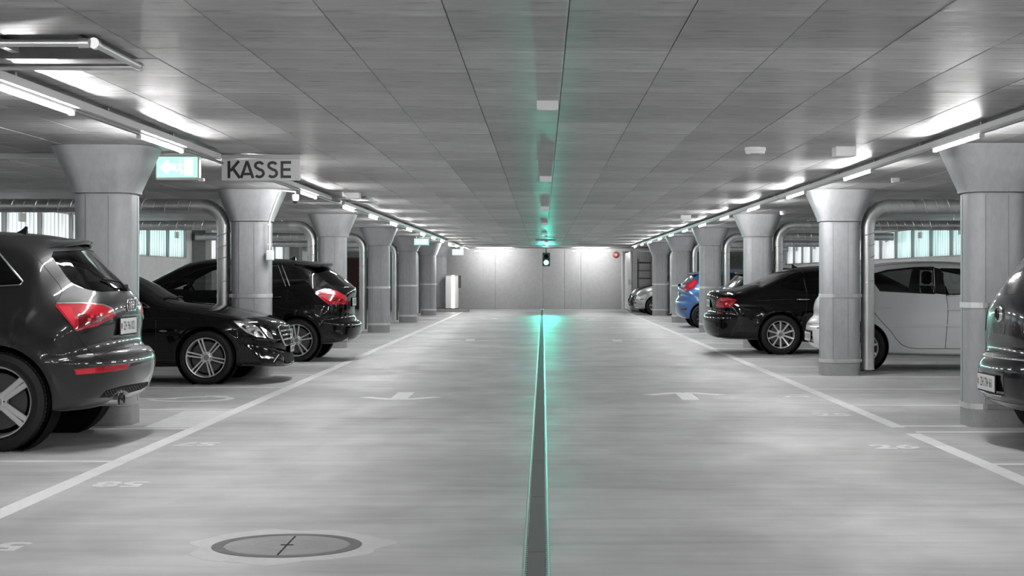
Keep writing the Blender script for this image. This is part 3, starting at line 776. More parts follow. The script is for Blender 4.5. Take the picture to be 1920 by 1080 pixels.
def crom(pts, N, closed=True):
    """resample a list of tuples by a centripetal Catmull-Rom curve"""
    A = [np.array(p, float) for p in pts]; n = len(A); out = []
    seg = n if closed else n - 1
    ln = [max(np.hypot(*(A[(i + 1) % n][:2] - A[i][:2])), 1e-6) for i in range(seg)]
    cum = np.concatenate([[0], np.cumsum(ln)])
    cnt = N if closed else N - 1
    for k in range(N):
        t = cum[-1] * k / cnt
        i = min(int(np.searchsorted(cum, t, 'right')) - 1, seg - 1)
        u = (t - cum[i]) / ln[i]
        if closed: p0, p1, p2, p3 = A[(i - 1) % n], A[i], A[(i + 1) % n], A[(i + 2) % n]
        else: p0, p1, p2, p3 = A[max(i - 1, 0)], A[i], A[min(i + 1, n - 1)], A[min(i + 2, n - 1)]
        d01 = max(np.hypot(*(p1 - p0)[:2]), 1e-4) ** .5; d12 = max(np.hypot(*(p2 - p1)[:2]), 1e-4) ** .5; d23 = max(np.hypot(*(p3 - p2)[:2]), 1e-4) ** .5
        m1 = (p1 - p0) / d01 - (p2 - p0) / (d01 + d12) + (p2 - p1) / d12
        m2 = (p2 - p1) / d12 - (p3 - p1) / (d12 + d23) + (p3 - p2) / d23
        m1, m2 = m1 * d12, m2 * d12
        out.append((2 * u ** 3 - 3 * u ** 2 + 1) * p1 + (u ** 3 - 2 * u ** 2 + u) * m1 + (-2 * u ** 3 + 3 * u ** 2) * p2 + (u ** 3 - u ** 2) * m2)
    return out
def interp(x, pts):
    xs = [p[0] for p in pts]; ys = [p[1] for p in pts]
    # smooth (cosine-free hermite) interpolation, flat outside
    if x <= xs[0]: return ys[0]
    if x >= xs[-1]: return ys[-1]
    for i in range(len(xs) - 1):
        if x <= xs[i + 1]:
            h = xs[i + 1] - xs[i]; t = (x - xs[i]) / h
            s0 = (ys[i + 1] - ys[max(i - 1, 0)]) / (xs[i + 1] - xs[max(i - 1, 0)] or 1)
            s1 = (ys[min(i + 2, len(xs) - 1)] - ys[i]) / (xs[min(i + 2, len(xs) - 1)] - xs[i])
            return (2 * t ** 3 - 3 * t ** 2 + 1) * ys[i] + (t ** 3 - 2 * t ** 2 + t) * h * s0 + (-2 * t ** 3 + 3 * t ** 2) * ys[i + 1] + (t ** 3 - t ** 2) * h * s1

def shell(sil, Wf, N, zq, mu, K=11, Mi=8, inset=0.0, edge=.96):
    """closed body: side outline swept inwards by rings, half width from Wf, ends and roof rounded by R and n of each outline point"""
    pts = crom(sil, N)
    us = [p[0] for p in pts]; u0, u1 = min(us) + mu, max(us) - mu
    rings = []
    for k in range(K + 1): rings.append(('r', (k / K) ** 1.25))
    for k in range(1, Mi + 1): rings.append(('l', k / Mi))
    half = []
    for kind, t in rings:
        ring = []
        for u, z, R, n in pts:
            qx, qz = min(max(u, u0), u1), (zq(min(max(u, u0), u1)) if callable(zq) else zq)
            L_ = math.hypot(qx - u, qz - z); R = min(R, .9 * L_)
            if kind == 'r':
                ph = t * PI / 2
                d = R * (1 - math.cos(ph) ** (2 / n)) if t < 1 else R
                gg = math.sin(ph) ** (2 / n)
            else:
                d = R + (edge * L_ - R) * t; gg = 1
            s = d / L_
            x, zz = u + (qx - u) * s, z + (qz - z) * s
            ring.append((x, gg * (Wf(x, zz) - inset), zz))
        half.append(ring)
    n = len(pts); vs = list(half[0]); fs = []
    idx = [list(range(n))]
    for r in half[1:]:
        idx.append(list(range(len(vs), len(vs) + n))); vs += r
    idm = [list(range(n))]
    for r in half[1:]:
        idm.append(list(range(len(vs), len(vs) + n))); vs += [(x, -y, z) for x, y, z in r]
    for k in range(len(half) - 1):
        for i in range(n):
            j = (i + 1) % n
            fs.append((idx[k][i], idx[k][j], idx[k + 1][j], idx[k + 1][i]))
            fs.append((idm[k][j], idm[k][i], idm[k + 1][i], idm[k + 1][j]))
    bm = bmesh.new(); bv = [bm.verts.new(v) for v in vs]
    for f in fs:
        try: bm.faces.new([bv[i] for i in f])
        except ValueError: pass
    for last in (idx[-1], idm[-1]):
        es = []
        loop = [bv[i] for i in last]
        f = bm.faces.new(loop); bmesh.ops.triangulate(bm, faces=[f], ngon_method='BEAUTY')
    bmesh.ops.recalc_face_normals(bm, faces=bm.faces)
    me = bpy.data.meshes.new('body'); bm.to_mesh(me); bm.free()
    return me

def boolean(me, cutter_meshes):
    ob = bpy.data.objects.new('tmp_body', me); COL.objects.link(ob); cs = []
    for c in cutter_meshes:
        co = bpy.data.objects.new('tmp_cut', c); COL.objects.link(co); cs.append(co)
        md = ob.modifiers.new('b', 'BOOLEAN'); md.operation = 'DIFFERENCE'; md.solver = 'EXACT'; md.object = co
    dg = bpy.context.evaluated_depsgraph_get()
    out = bpy.data.meshes.new_from_object(ob.evaluated_get(dg))
    if len(out.polygons) < len(me.polygons) * .5:
        for md in ob.modifiers: md.solver = 'FAST'
        out = bpy.data.meshes.new_from_object(ob.evaluated_get(bpy.context.evaluated_depsgraph_get()))
        print('BOOLFALLBACK', len(me.polygons), len(out.polygons))
    for o in cs + [ob]: bpy.data.objects.remove(o)
    return out

class Car:
    def __init__(s, name, label, Xr, Dc, left, sil, W, prof, plan, wheels, m, creases=(), flare=.016, group=None):
        s.left = left; s.vs = 1 if left else -1
        s.root = empty(name, (Xr, Dc, 0), PI if left else 0); tag(s.root, label, 'car', group)
        s.Mw = Matrix.Translation((Xr, Dc, 0)) @ Matrix.Rotation(PI if left else 0, 4, 'Z'); s.Mi = s.Mw.inverted()
        s.W, s.prof, s.plan, s.wheels, s.creases, s.flare, s.m = W, prof, plan, wheels, creases, flare, m
        s.me = shell(sil, s.Wf, 230, .60, .85)
        bm = bmesh.new(); bm.from_mesh(s.me); s.bvh = BVHTree.FromBMesh(bm); bm.free()
    def Wf(s, u, z):
        w = s.W * interp(z, s.prof) * interp(u, s.plan)
        for (uw, zw, rw) in s.wheels:
            d = math.hypot(u - uw, z - zw); w += s.flare * math.exp(-((d - rw - .075) / .045) ** 2) * (1 if z > .15 else 0)
        for (zf, amp, wd, ua, ub) in s.creases:
            zc = interp(u, zf) if isinstance(zf, (list, tuple)) else zf
            f = min(max((u - ua) / .25, 0), 1) * min(max((ub - u) / .25, 0), 1)
            w += amp * f * (math.tanh((zc - z) / wd) * .5)
        return w
    # -------- projections on to the body
    def px(s, x, y):
        o = s.Mi @ Vector((0, 0, HC)); d = (s.Mi.to_3x3() @ P(x, y, 10.0).__sub__(Vector((0, 0, HC)))).normalized()
        h = s.bvh.ray_cast(o, d)
        if h[0] is None:
            c = o + d * ((s.root.location.y - 0)); h = s.bvh.find_nearest(c)
        return h[0], h[1]
    def side(s, u, z, sg=None):
        sg = sg or s.vs
        h = s.bvh.ray_cast(Vector((u, sg * 3, z)), Vector((0, -sg, 0)))
        if h[0] is None: h = s.bvh.find_nearest(Vector((u, sg * s.W * .8, z)))
        return h[0], h[1]
    def end(s, y, z):
        h = s.bvh.ray_cast(Vector((-3, y, z)), Vector((1, 0, 0)))
        if h[0] is None: h = s.bvh.find_nearest(Vector((0, y, z)))
        return h[0], h[1]
    def farend(s, y, z):
        h = s.bvh.ray_cast(Vector((12, y, z)), Vector((-1, 0, 0)))
        return h[0], h[1]
    def uz(s, x, y):      # pixel on the near side -> (u, z)
        p, n = s.px(x, y); return (p.x, p.z)
    # -------- things laid on the body
    def patch(s, name, poly, proj, m, thick=.01, off=.003, gridn=14, smooth=0, parent=None, mirror=False, sm=60):
        if smooth: poly = [tuple(p) for p in crom([(a, b) for a, b in poly], smooth)]
        bm = bmesh.new(); vs = [bm.verts.new((x, y, 0)) for x, y in poly]; bm.faces.new(vs)
        xs = [p[0] for p in poly]; ys = [p[1] for p in poly]; ex, ey = max(xs) - min(xs), max(ys) - min(ys); st = max(ex, ey) / gridn
        for ax, lo, e in ((0, min(xs), ex), (1, min(ys), ey)):
            for k in range(1, int(e / st) + 1):
                c = lo + k * st; co = (c, 0, 0) if ax == 0 else (0, c, 0); no = (1, 0, 0) if ax == 0 else (0, 1, 0)
                bmesh.ops.bisect_plane(bm, geom=bm.verts[:] + bm.edges[:] + bm.faces[:], plane_co=co, plane_no=no)
        bm.verts.index_update()
        top, bot = [], []
        for v in bm.verts:
            p, n = proj(v.co.x, v.co.y); top.append(p + n * off); bot.append(p - n * (thick - off))
        bed = [(e.verts[0].index, e.verts[1].index) for e in bm.edges if len(e.link_faces) == 1]
        fs = [[v.index for v in f.verts] for f in bm.faces]; bm.free(); n = len(top)
        out = None
        for sg in ((1, -1) if mirror else (1,)):
            b = MB(); b.add([(v.x, v.y * sg, v.z) for v in top + bot], fs + [(a, c, c + n, a + n) for a, c in bed])
            o = b.build(name, m if not isinstance(m, str) else M[m], parent or s.root, sm)
            out = out or o
        return out
    def strip(s, name, pts, proj, m, r=.003, off=.001, closed=False, N=None, parent=None, mirror=False, n=5):
        if N: pts = [tuple(p) for p in crom([(a, b) for a, b in pts], N, closed)]
        if closed: pts = pts + [pts[0]]
        P3 = []
        for a, b in pts:
            p, nn = proj(a, b); P3.append(p + nn * off)
        out = None
        for sg in ((1, -1) if mirror else (1,)):
            o = MB().tube([(p.x, p.y * sg, p.z) for p in P3], r, n).build(name, M[m], parent or s.root, 60); out = out or o
        return out
    def cut(s, cabin=None, side_windows=(), end_windows=(), zq=None):
        arches = MB(); wy = s.W
        for (uw, zw, rw) in s.wheels:
            for sg in (1, -1):
                a, b = sorted((sg * (wy - .32), sg * (wy + .3)))
                ring = [(uw + rw * 1.13 * math.cos(t), zw + .005 + rw * 1.13 * math.sin(t)) for t in [2 * PI * k / 48 for k in range(48)]]
                arches.loft([[(x, a, z) for x, z in ring], [(x, b, z) for x, z in ring]])
        for poly in side_windows:
            arches.loft([[(u, -1.4, z) for u, z in poly], [(u, 1.4, z) for u, z in poly]])
        cutters = []
        if cabin:
            zz = [p[1] for p in cabin]
            ua_, ub_ = min(p[0] for p in cabin), max(p[0] for p in cabin)
            cutters.append(shell([(u, z, .42 if (u < ua_ + .5 or u > ub_ - .45) else .10, 2.5) for u, z in cabin], s.Wf, 60, zq or (min(zz) + .18), .25, K=5, Mi=4, inset=.055, edge=.9))
        cutters.append(arches.mesh('cut', None))
        for (poly, xa, xb) in end_windows:
            cutters.append(MB().loft([[(xa, y, z) for y, z in poly], [(xb, y, z) for y, z in poly]]).mesh('cut', None))
        s.me = boolean(s.me, cutters)
    def finish(s, angle=38):
        me = s.me; me.materials.clear(); me.materials.append(M[s.m])
        me.polygons.foreach_set('material_index', [0] * len(me.polygons))
        me.polygons.foreach_set('use_smooth', [True] * len(me.polygons)); me.set_sharp_from_angle(angle=math.radians(angle))
        s.body = inst(me, 'body', s.root)
        for (uw, zw, rw) in s.wheels:
            for sg in (1, -1):
                a, b = sg * (s.W - .31), sg * (s.W - .045)
                MB().lathe([(.02, a), (rw * 1.125, a), (rw * 1.125, b), (rw * 1.12, b), (rw * 1.12, a + sg * .01), (.02, a + sg * .01)], (uw, 0, zw + .005), 'y', 40).build('wheel_arch_liner', M['liner'], s.root, 30)
    def box_interior(s, u_seats, zf=.55, floor_z=.5, ztop=1.2, wheel_u=None, rear=None, dash=None, yy=.36):
        def seat(u, y, w, top, d):
            b = MB(); lean = .16 * d
            b.loft([[(u + lean * t - .05 * t2, y + w * sx / 2, zf + (top - .12 - zf) * t) for (t2, sx) in ((-1, -1), (1, -1), (1, 1), (-1, 1))] for t in (0, .5, .9, 1)])
            o = b.build('seat', M['interior'], s.root, 40)
            hw = min(w, .28) / 2
            MB().bevbox(u + lean - .05, u + lean + .05, y - hw, y + hw, top - .10, top + .09, .03).build('headrest', M['interior'], o, 60)
        dd = s.seatdir
        for (u, top) in u_seats[:1]:
            for y in (-yy, yy): seat(u, y, .5, top, -dd)
        for (u, top) in u_seats[1:]:
            for y in (-yy, yy): seat(u, y, .62, top, -dd)
        if dash:
            ua, ub, zt = dash
            MB().bevbox(min(ua, ub), max(ua, ub), -s.W + .12, s.W - .12, zf, zt, .04).build('dashboard', M['interior'], s.root, 60)
        if wheel_u:
            u, y, z = wheel_u
            c = Vector((u, y, z)); ax = Vector((s.seatdir * -.9, 0, .42)).normalized(); a = Vector((0, 1, 0)); b = ax.cross(a)
            o = MB().tube([c + .185 * (math.cos(t) * a + math.sin(t) * b) for t in [2 * PI * k / 24 for k in range(25)]], .014, 6, False).build('steering_wheel', M['interior'], s.root, 60)
    seatdir = 1

def wheel(car, uw, r, y_out, sg, rim_r, style, width=.225, m='alloy', lugs=False):
    """a wheel standing at u, its outer face at y_out on side sg"""
    w = width
    ty = []
    for rr, h in ((rim_r - .004, 0.012), (rim_r + .012, -.002), (rim_r + (r - rim_r) * .45, .012), (r - .035, .006), (r - .012, -.004), (r - .003, -.022), (r, -.045), (r, -w / 2 + .028), (r - .008, -w / 2 + .026), (r - .008, -w / 2 + .018), (r, -w / 2 + .016), (r, -w / 2 - .016), (r - .008, -w / 2 - .018), (r - .008, -w / 2 - .026), (r, -w / 2 - .028),
                  (r, -w + .045), (r - .003, -w + .022), (r - .012, -w + .004), (r - .035, -w - .006), (rim_r + .012, -w + .002), (rim_r - .004, -w + .03)):
        ty.append((rr, h))
    o = MB().lathe(ty, axis='y', n=64, closed_prof=True).build('wheel', M['tyre'], car.root, 35)
    if lugs:
        lb = MB(); n = 72
        for k in range(n):
            a0, a1 = 2 * PI * k / n, 2 * PI * (k + .62) / n
            for (ya, yb, ra, rb) in ((.004, -.03, r - .028, r + .004), (-w - .004, -w + .03, r - .028, r + .004)):
                vs = []
                for a in (a0, a1):
                    for (rr, yy) in ((ra, ya - .002 * (1 if ya > -w / 2 else -1)), (r + .003, yb), (r - .02, yb), (ra - .004, ya - .012 * (1 if ya > -w / 2 else -1))):
                        vs.append((rr * math.cos(a), yy, rr * math.sin(a)))
                lb.add(vs, [(0, 1, 2, 3), (7, 6, 5, 4), (0, 4, 5, 1), (1, 5, 6, 2), (2, 6, 7, 3), (3, 7, 4, 0)])
        tag(lb.build('tread_block', M['tyre'], o), kind='stuff')
    rim = MB().lathe([(rim_r, .013), (rim_r, .004), (rim_r - .012, .0), (rim_r - .02, -.02), (rim_r - .03, -w * .5), (rim_r - .02, -w + .03), (rim_r, -w + .03), (rim_r - .006, -w * .5), (rim_r - .004, -.01)], axis='y', n=64, closed_prof=True)
    rim.build('rim', M[m], o, 40)
    sp = MB(); n, twin, w0, w1, dish = style['n'], style.get('twin', 0), style['w0'], style['w1'], style.get('dish', .03)
    rings_y = lambda q: -dish * (1 - (q / rim_r) ** 1.5) - .004
    spokes = []
    for k in range(n):
        a = 2 * PI * k / n + style.get('rot', 0)
        offs = [(-1, twin), (1, twin)] if twin else [(0, 0)]
        for (sd, tw) in offs:
            b = MB(); rows = []
            for q in (.045, rim_r * .35, rim_r * .7, rim_r - .012):
                f = (q - .045) / (rim_r - .057); ww = w0 + (w1 - w0) * f; cx_ = sd * (tw * (.62 + .38 * f) if not style.get('vee') else tw * f + .012)
                yt = rings_y(q)
                rows.append([(q, cx_ - ww / 2, yt - .004), (q, cx_ - ww / 2 + .004, yt), (q, cx_ + ww / 2 - .004, yt), (q, cx_ + ww / 2, yt - .004), (q, cx_ + ww / 2 - .003, yt - .034), (q, cx_ - ww / 2 + .003, yt - .034)])
            b.loft([[(x * math.cos(a) - y * math.sin(a), yy, x * math.sin(a) + y * math.cos(a)) for x, y, yy in row] for row in rows])
            b.build('spoke', M[m], o, 30)
    yh = -dish - .004
    MB().lathe([(.002, yh + .004), (.03, yh + .004), (.034, yh)], axis='y', n=24).build('centre_cap', M['satin' if style.get('cap') != 'dark' else 'gloss_black'], o, 40)
    MB().lathe([(.002, yh), (.052, yh), (.068, yh - .006), (.075, yh - .035)], axis='y', n=30).build('hub', M[m], o, 40)
    bl = MB()
    for k in range(5):
        a = 2 * PI * k / 5 + .6 + style.get('rot', 0)
        bl.lathe([(.002, yh + .001), (.009, yh + .001), (.010, yh - .01)], (.053 * math.cos(a), 0, .053 * math.sin(a)), 'y', 8)
    tag(bl.build('lug_bolt', M['gloss_black'], o, 40), kind='stuff')
    MB().lathe([(.06, -.085), (rim_r * .78, -.085), (rim_r * .78, -.105), (.06, -.105)], axis='y', n=40, closed_prof=True).build('brake_disc', M['disc'], o, 40)
    MB().lathe([(.04, -.12), (rim_r - .035, -.12), (rim_r - .035, -.13), (.04, -.13)], axis='y', n=32, closed_prof=True).build('back_plate', M['liner'], o, 40)
    o.location = (uw, sg * y_out, r); 
    if sg < 0: o.rotation_euler = (0, 0, PI)
    return o
def wheels4(car, rim_r, style, width=.225, m='alloy', inset=.012, lugs=False):
    for i, (uw, zw, r) in enumerate(car.wheels):
        for sg in (1, -1):
            wheel(car, uw, r, car.W - inset, sg, rim_r, style, width, m, lugs)
def plate(car, z, body, y0=0.0, w=.5, h=.11, off=.012, small=False, frame=True, tilt=None):
    p, n = car.end(y0, z)
    o = empty('number_plate'); o.parent = car.root
    t = 0 if tilt is None else tilt
    o.location = p + Vector((-off, 0, 0)); o.rotation_euler = (PI / 2 - t, 0, -PI / 2)
    # local: x to the right seen from outside, y up, z outwards
    if frame: MB().bevbox(-w / 2 - .008, w / 2 + .008, -h / 2 - .01, h / 2 + .008, -.012, -.001, .003).build('plate_frame', M['black'], o)
    MB().bevbox(-w / 2, w / 2, -h / 2, h / 2, -.002, .002, .001).build('plate_face', M['plate'], o)
    if body: text('plate_number', body, h * .78, M['black_paint'], o, (.02, 0, .002), (0, 0, 0), .0006, min(1.0, (w - .09) / (len(body) * h * .44)), .0012)
    MB().prism([(-w / 2 + .012, h * .22), (-w / 2 + .045, h * .22), (-w / 2 + .045, -h * .08), (-w / 2 + .0285, -h * .26), (-w / 2 + .012, -h * .08)], .002, .0028).build('plate_shield', M['red_lamp'], o)
    return o
def handle(car, u0, u1, z, m=None):
    for sg in (1, -1):
        pts = []
        for k in range(9):
            t = k / 8; u = u0 + (u1 - u0) * t; p, n = car.side(u, z, sg); lift = .028 * (1 - abs(2 * t - 1) ** 4) + .002
            pts.append(p + Vector((0, sg * lift, 0)))
        MB().tube(pts, .011, 8, r_list=[.008, .011, .012, .012, .012, .012, .012, .011, .008]).build('door_handle', M[m or car.m], car.root, 60)
def mirror_shell(car, u, z, sg, m, toward):
    p, n = car.side(u, z - .04, sg)
    o = MB().loft([[(p.x + toward * a, p.y + sg * (.04 + b), z + c) for a, b, c in ring] for ring in
        ([(0, 0, -.05), (0, .14, -.06), (0, .19, 0), (0, .17, .06), (0, .02, .06)], [(.05, 0, -.06), (.05, .15, -.07), (.05, .20, 0), (.05, .18, .07), (.05, .01, .07)], [(.11, .02, -.04), (.11, .13, -.05), (.11, .16, 0), (.11, .14, .045), (.11, .03, .045)])]).build('door_mirror', M[m], car.root, 50)
    MB().tube([p + Vector((toward * .04, -sg * .02, 0)), (p.x + toward * .04, p.y + sg * .07, z - .03)], .02, 8).build('mirror_arm', M['gloss_black'], o, 50)
def fin(car, u, z, l=.14, h=.07, sgn=1, m=None):
    b = MB(); rows = []
    for t in (0, .3, .6, .85, 1):
        hh = h * (t ** 1.4); ll = l * (1 - .75 * t)
        u0 = u - .0
        rows.append([(u0 + ll * .0 + .03 * t * sgn * 0, 0, 0)])
    prof = [(0, 0), (.02, .6), (0.0, .95), (.12, 1.0), (.35, .55), (.7, .18), (1, 0)]
    lo = [[(u + sgn * l * a, y * (1 - .6 * b_), z - .012 + h * b_) for a, b_ in prof] for y in (-.022, .022)]
    n = len(prof)
    b.add(lo[0] + lo[1], [tuple(range(n))[::-1], tuple(range(n, 2 * n))] + [(i, (i + 1) % n, n + (i + 1) % n, n + i) for i in range(n)])
    b.build('roof_antenna', M[m or 'gloss_black'], car.root, 50)
def spoiler(car, u_lead, u_trail, hw, z_lead, z_trail, th=.028, m=None, curve=.06, drop=.03):
    rows = []
    for k in range(13):
        t = -1 + 2 * k / 12; y = hw * t; c = curve * t * t; dz = -drop * t * t
        tap = 1 - .5 * abs(t) ** 6
        ul, ut = u_lead, u_trail + c
        rows.append([(ul, y, z_lead + dz), (ut + .02, y, z_trail + dz + .008), (ut, y, z_trail + dz), (ut + .015, y, z_trail + dz - th * tap), (ul, y, z_lead + dz - th * 1.6 * tap)])
    MB().loft(rows).build('spoiler', M[m or car.m], car.root, 40)
def exhaust(car, u, y, z, r=.035, l=.16, m='chrome'):
    MB().lathe([(r, 0), (r, l), (r - .005, l), (r - .005, 0)], (u, y, z), 'x', 20, True).build('exhaust_tip', M[m], car.root, 40)

def pxs(car, pts): return [car.uz(x, y) for x, y in pts]
PROF_SUV = [(.10, .90), (.25, .95), (.45, .985), (.65, 1.0), (.80, 1.0), (.95, .985), (1.08, .95), (1.2, .90), (1.35, .83), (1.5, .755), (1.62, .70), (1.8, .66)]
PROF_CAR = [(.10, .90), (.22, .95), (.40, .985), (.58, 1.0), (.72, .998), (.85, .975), (.95, .935), (1.08, .875), (1.22, .80), (1.36, .72), (1.5, .66)]
PROF_HATCH = [(.10, .91), (.22, .955), (.40, .985), (.58, 1.0), (.75, 1.0), (.90, .98), (1.0, .95), (1.12, .90), (1.26, .83), (1.4, .755), (1.55, .69)]

# ---------------- dark grey SUV, tail to the drive, cropped by the frame's left edge
sil = [(.60, .27, .08, 4), (.25, .295, .12, 3), (.10, .36, .28, 2.8), (.03, .46, .38, 2.6), (.0, .56, .42, 2.6), (.005, .66, .42, 2.6), (.045, .725, .40, 2.6), (.115, .75, .40, 2.8),
       (.125, .82, .40, 2.8), (.115, .95, .40, 2.8), (.12, 1.08, .42, 2.7), (.155, 1.17, .50, 2.5), (.26, 1.285, .56, 2.4), (.37, 1.40, .56, 2.4), (.47, 1.51, .46, 2.4), (.58, 1.575, .28, 2.4), (.75, 1.612, .18, 2.4),
       (1.15, 1.643, .13, 2.4), (1.7, 1.655, .12, 2.4), (2.3, 1.64, .12, 2.4), (2.75, 1.575, .14, 2.4), (3.15, 1.36, .16, 2.4), (3.5, 1.12, .16, 2.6), (3.7, 1.06, .18, 2.6), (4.1, .99, .22, 2.6), (4.4, .90, .32, 2.5), (4.57, .74, .42, 2.5), (4.61, .55, .45, 2.5), (4.57, .34, .35, 2.6),
       (4.4, .24, .1, 3), (3.0, .21, .08, 4), (1.7, .21, .08, 4)]
c = Car('suv', 'dark grey SUV with red tail lamps, tail towards the drive, nearest on the left', -3.13, 13.45, True, sil, .945, PROF_SUV, [(0, .955), (.4, .985), (.9, 1), (3.6, 1), (4.2, .97), (4.6, .93)],
        [(.885, .367, .367), (3.69, .367, .367)], 'p_grey', creases=[([(0, 1.0), (1, 1.02), (4.6, .93)], .016, .02, .2, 4.2)])
audi = c
qw = [(.735, 1.225), (.72, 1.25), (.93, 1.47), (1.02, 1.50), (1.42, 1.515), (1.42, 1.185)]
w2 = [(1.50, 1.18), (1.50, 1.515), (2.28, 1.50), (2.32, 1.16)]
w3 = [(2.38, 1.155), (2.36, 1.495), (2.6, 1.47), (3.12, 1.2), (3.25, 1.11)]
rg = [(-.61, 1.22), (-.56, 1.19), (-.47, 1.172), (0, 1.178), (.47, 1.172), (.56, 1.19), (.61, 1.22), (.60, 1.36), (.60, 1.44), (.54, 1.48), (0, 1.50), (-.54, 1.48), (-.60, 1.44), (-.60, 1.36)]
fg = [(-.62, 1.13), (.62, 1.13), (.55, 1.54), (-.55, 1.54)]
c.cut([(.62, .80), (.52, 1.22), (.82, 1.535), (1.3, 1.59), (2.3, 1.585), (2.75, 1.51), (3.35, 1.12), (3.45, .80)], [qw, w2, w3], [(rg, -.3, .64), (fg, 2.7, 4.2)])
c.finish()
for k, wpoly in enumerate((qw, w2, w3)):
    big = wpoly
    o = c.patch('side_window', big, c.side, 'glass_dark', .006, -.004, 12, mirror=True)
    c.strip('window_trim', crom([p for p in wpoly], 46) if 0 else wpoly, c.side, 'satin', .009, .003, closed=True, mirror=True, n=6)
o = c.patch('rear_window', rg, c.end, 'glass_mid', .006, -.003, 14, smooth=50)
c.patch('windscreen', fg, c.farend, 'glass_mid', .006, -.004, 10)
lamp = [(103.6, 575), (105.8, 568), (155, 568.5), (193.6, 571.5), (207, 577), (218, 592), (199, 601.5), (181, 611), (142, 621), (127.7, 602.6)]
lo = c.patch('tail_lamp', lamp, c.px, 'red_lamp', .03, .006, 18, mirror=True)
c.patch('reflector', [(108, 574), (133, 576), (141, 597), (140, 614), (128, 599)], c.px, 'red_bright', .004, .0085, 8, parent=lo)
c.patch('lens_band', [(146, 590), (178, 592), (200, 594), (193, 601), (160, 612), (147, 616)], c.px, 'red_dark', .004, .0085, 8, parent=lo)
c.patch('lamp_edge', [(107, 570), (155, 570), (193, 573), (206, 578.5), (214, 590), (216, 592), (208, 577), (193.6, 571.7), (155, 568.7), (106, 568.3)], c.px, 'lamp_clear', .003, .0088, 20, parent=lo)
for (x, y) in ((171, 594), (188, 590), (166, 600)):
    c.patch('reflector_glint', [(x - 3, y - 2.5), (x + 3, y - 3), (x + 3.5, y + 1.5), (x - 2.5, y + 2.5)], c.px, 'red_bright', .003, .0095, 3, parent=lo)
fo = c.patch('rear_reflector', [(139, 692.5), (195.6, 686.7), (241, 682), (239, 692), (191, 699), (142, 703)], c.px, 'red_lamp', .012, .005, 14, mirror=True)
c.patch('reflector_part', [(141, 694), (160, 692), (178, 690.5), (178, 699), (144, 702)], c.px, 'red_bright', .003, .0068, 6, parent=fo)
c.patch('lower_grille', [(185.5, 745.5), (198, 733), (227, 724), (278, 715.5), (276.6, 723), (264, 730), (241, 736.7), (235.5, 732), (222, 731), (211, 741), (206.6, 745)], c.px, 'black', .01, .002, 16)
for x in range(196, 276, 5): c.strip('grille_rib', [(x, 744.5 - (x - 190) * .22 - 9), (x + 5, 744.5 - (x - 190) * .22 - 1)], c.px, 'dark_metal', .0022, .003, n=4)
p1, _ = c.px(214, 748); p2, _ = c.px(224, 745.5)
for pp in (p1, p2): exhaust(c, pp.x - .035, pp.y - .0, pp.z - .01, .044)
SE = [(58.5, 450.4), (57, 461), (70, 482), (93.6, 512), (110.6, 533), (116, 544), (113, 555), (104, 567.5)]
c.strip('tailgate_gap', SE, c.px, 'seam', .003, .0005, N=40, mirror=True)
c.strip('tailgate_gap', [(142, 621), (153, 640), (173, 662), (193, 672.5), (222, 671.5), (244, 668), (262, 661)], c.px, 'seam', .004, .0005, N=40, mirror=True)
c.strip('bumper_gap', [(53, 647), (85, 638), (112, 630), (138, 624)], c.px, 'seam', .0025, .0005, N=20, mirror=True)
c.strip('door_gap', [(1.36, .78), (1.40, 1.0), (1.46, 1.17)], c.side, 'seam', .003, .0, N=14, mirror=True)
c.strip('door_gap', [(2.36, .35), (2.35, .8), (2.34, 1.15)], c.side, 'seam', .003, .0, N=14, mirror=True)
c.strip('chrome_bar', [(-.3, .985), (0, .985), (.3, .985)], c.end, 'satin', .006, .003, N=9)
plate(c, .905, 'ZH 961021', .12, .50, .12, .014)
for k in range(4): MB().tube([(c.end(0, 1.06)[0].x - .006, -.095 + .063 * k + .05 * math.cos(t), 1.065 + .045 * math.sin(t)) for t in [2 * PI * q / 20 for q in range(21)]], .006, 6, False).build('ring_emblem', M['chrome'], c.root, 60)
spoiler(c, .80, .44, .60, 1.607, 1.568, .026, curve=.20, drop=.075)
fin(c, .93, 1.632, .13, .065)
for sg in (1, -1): MB().tube([(1.02, sg * .60, 1.568), (1.12, sg * .60, 1.60), (1.5, sg * .60, 1.632), (2.2, sg * .60, 1.638), (2.7, sg * .59, 1.58)], .014, 8).build('roof_rail', M['satin'], c.root, 50)
wp, wn_ = c.end(.0, 1.2)
MB().tube([wp + Vector((-.012, 0, 0)), wp + Vector((.0, .12, .05)), c.end(.3, 1.27)[0] + Vector((-.012, 0, 0))], .008, 6).tube([wp + Vector((.03, 0, 0)), wp + Vector((-.035, 0, .0))], .028, 10).build('wiper', M['black'], c.root, 50)
handle(c, 1.60, 1.82, 1.04); handle(c, 2.5, 2.72, 1.03)
c.seatdir = 1
c.box_interior([(2.55, 1.36), (1.72, 1.33)], .8, wheel_u=(2.95, .38, 1.05), dash=(3.1, 3.4, 1.1))
wheels4(c, .268, dict(n=5, twin=.025, w0=.038, w1=.044, dish=.035, rot=0), .235, lugs=True)


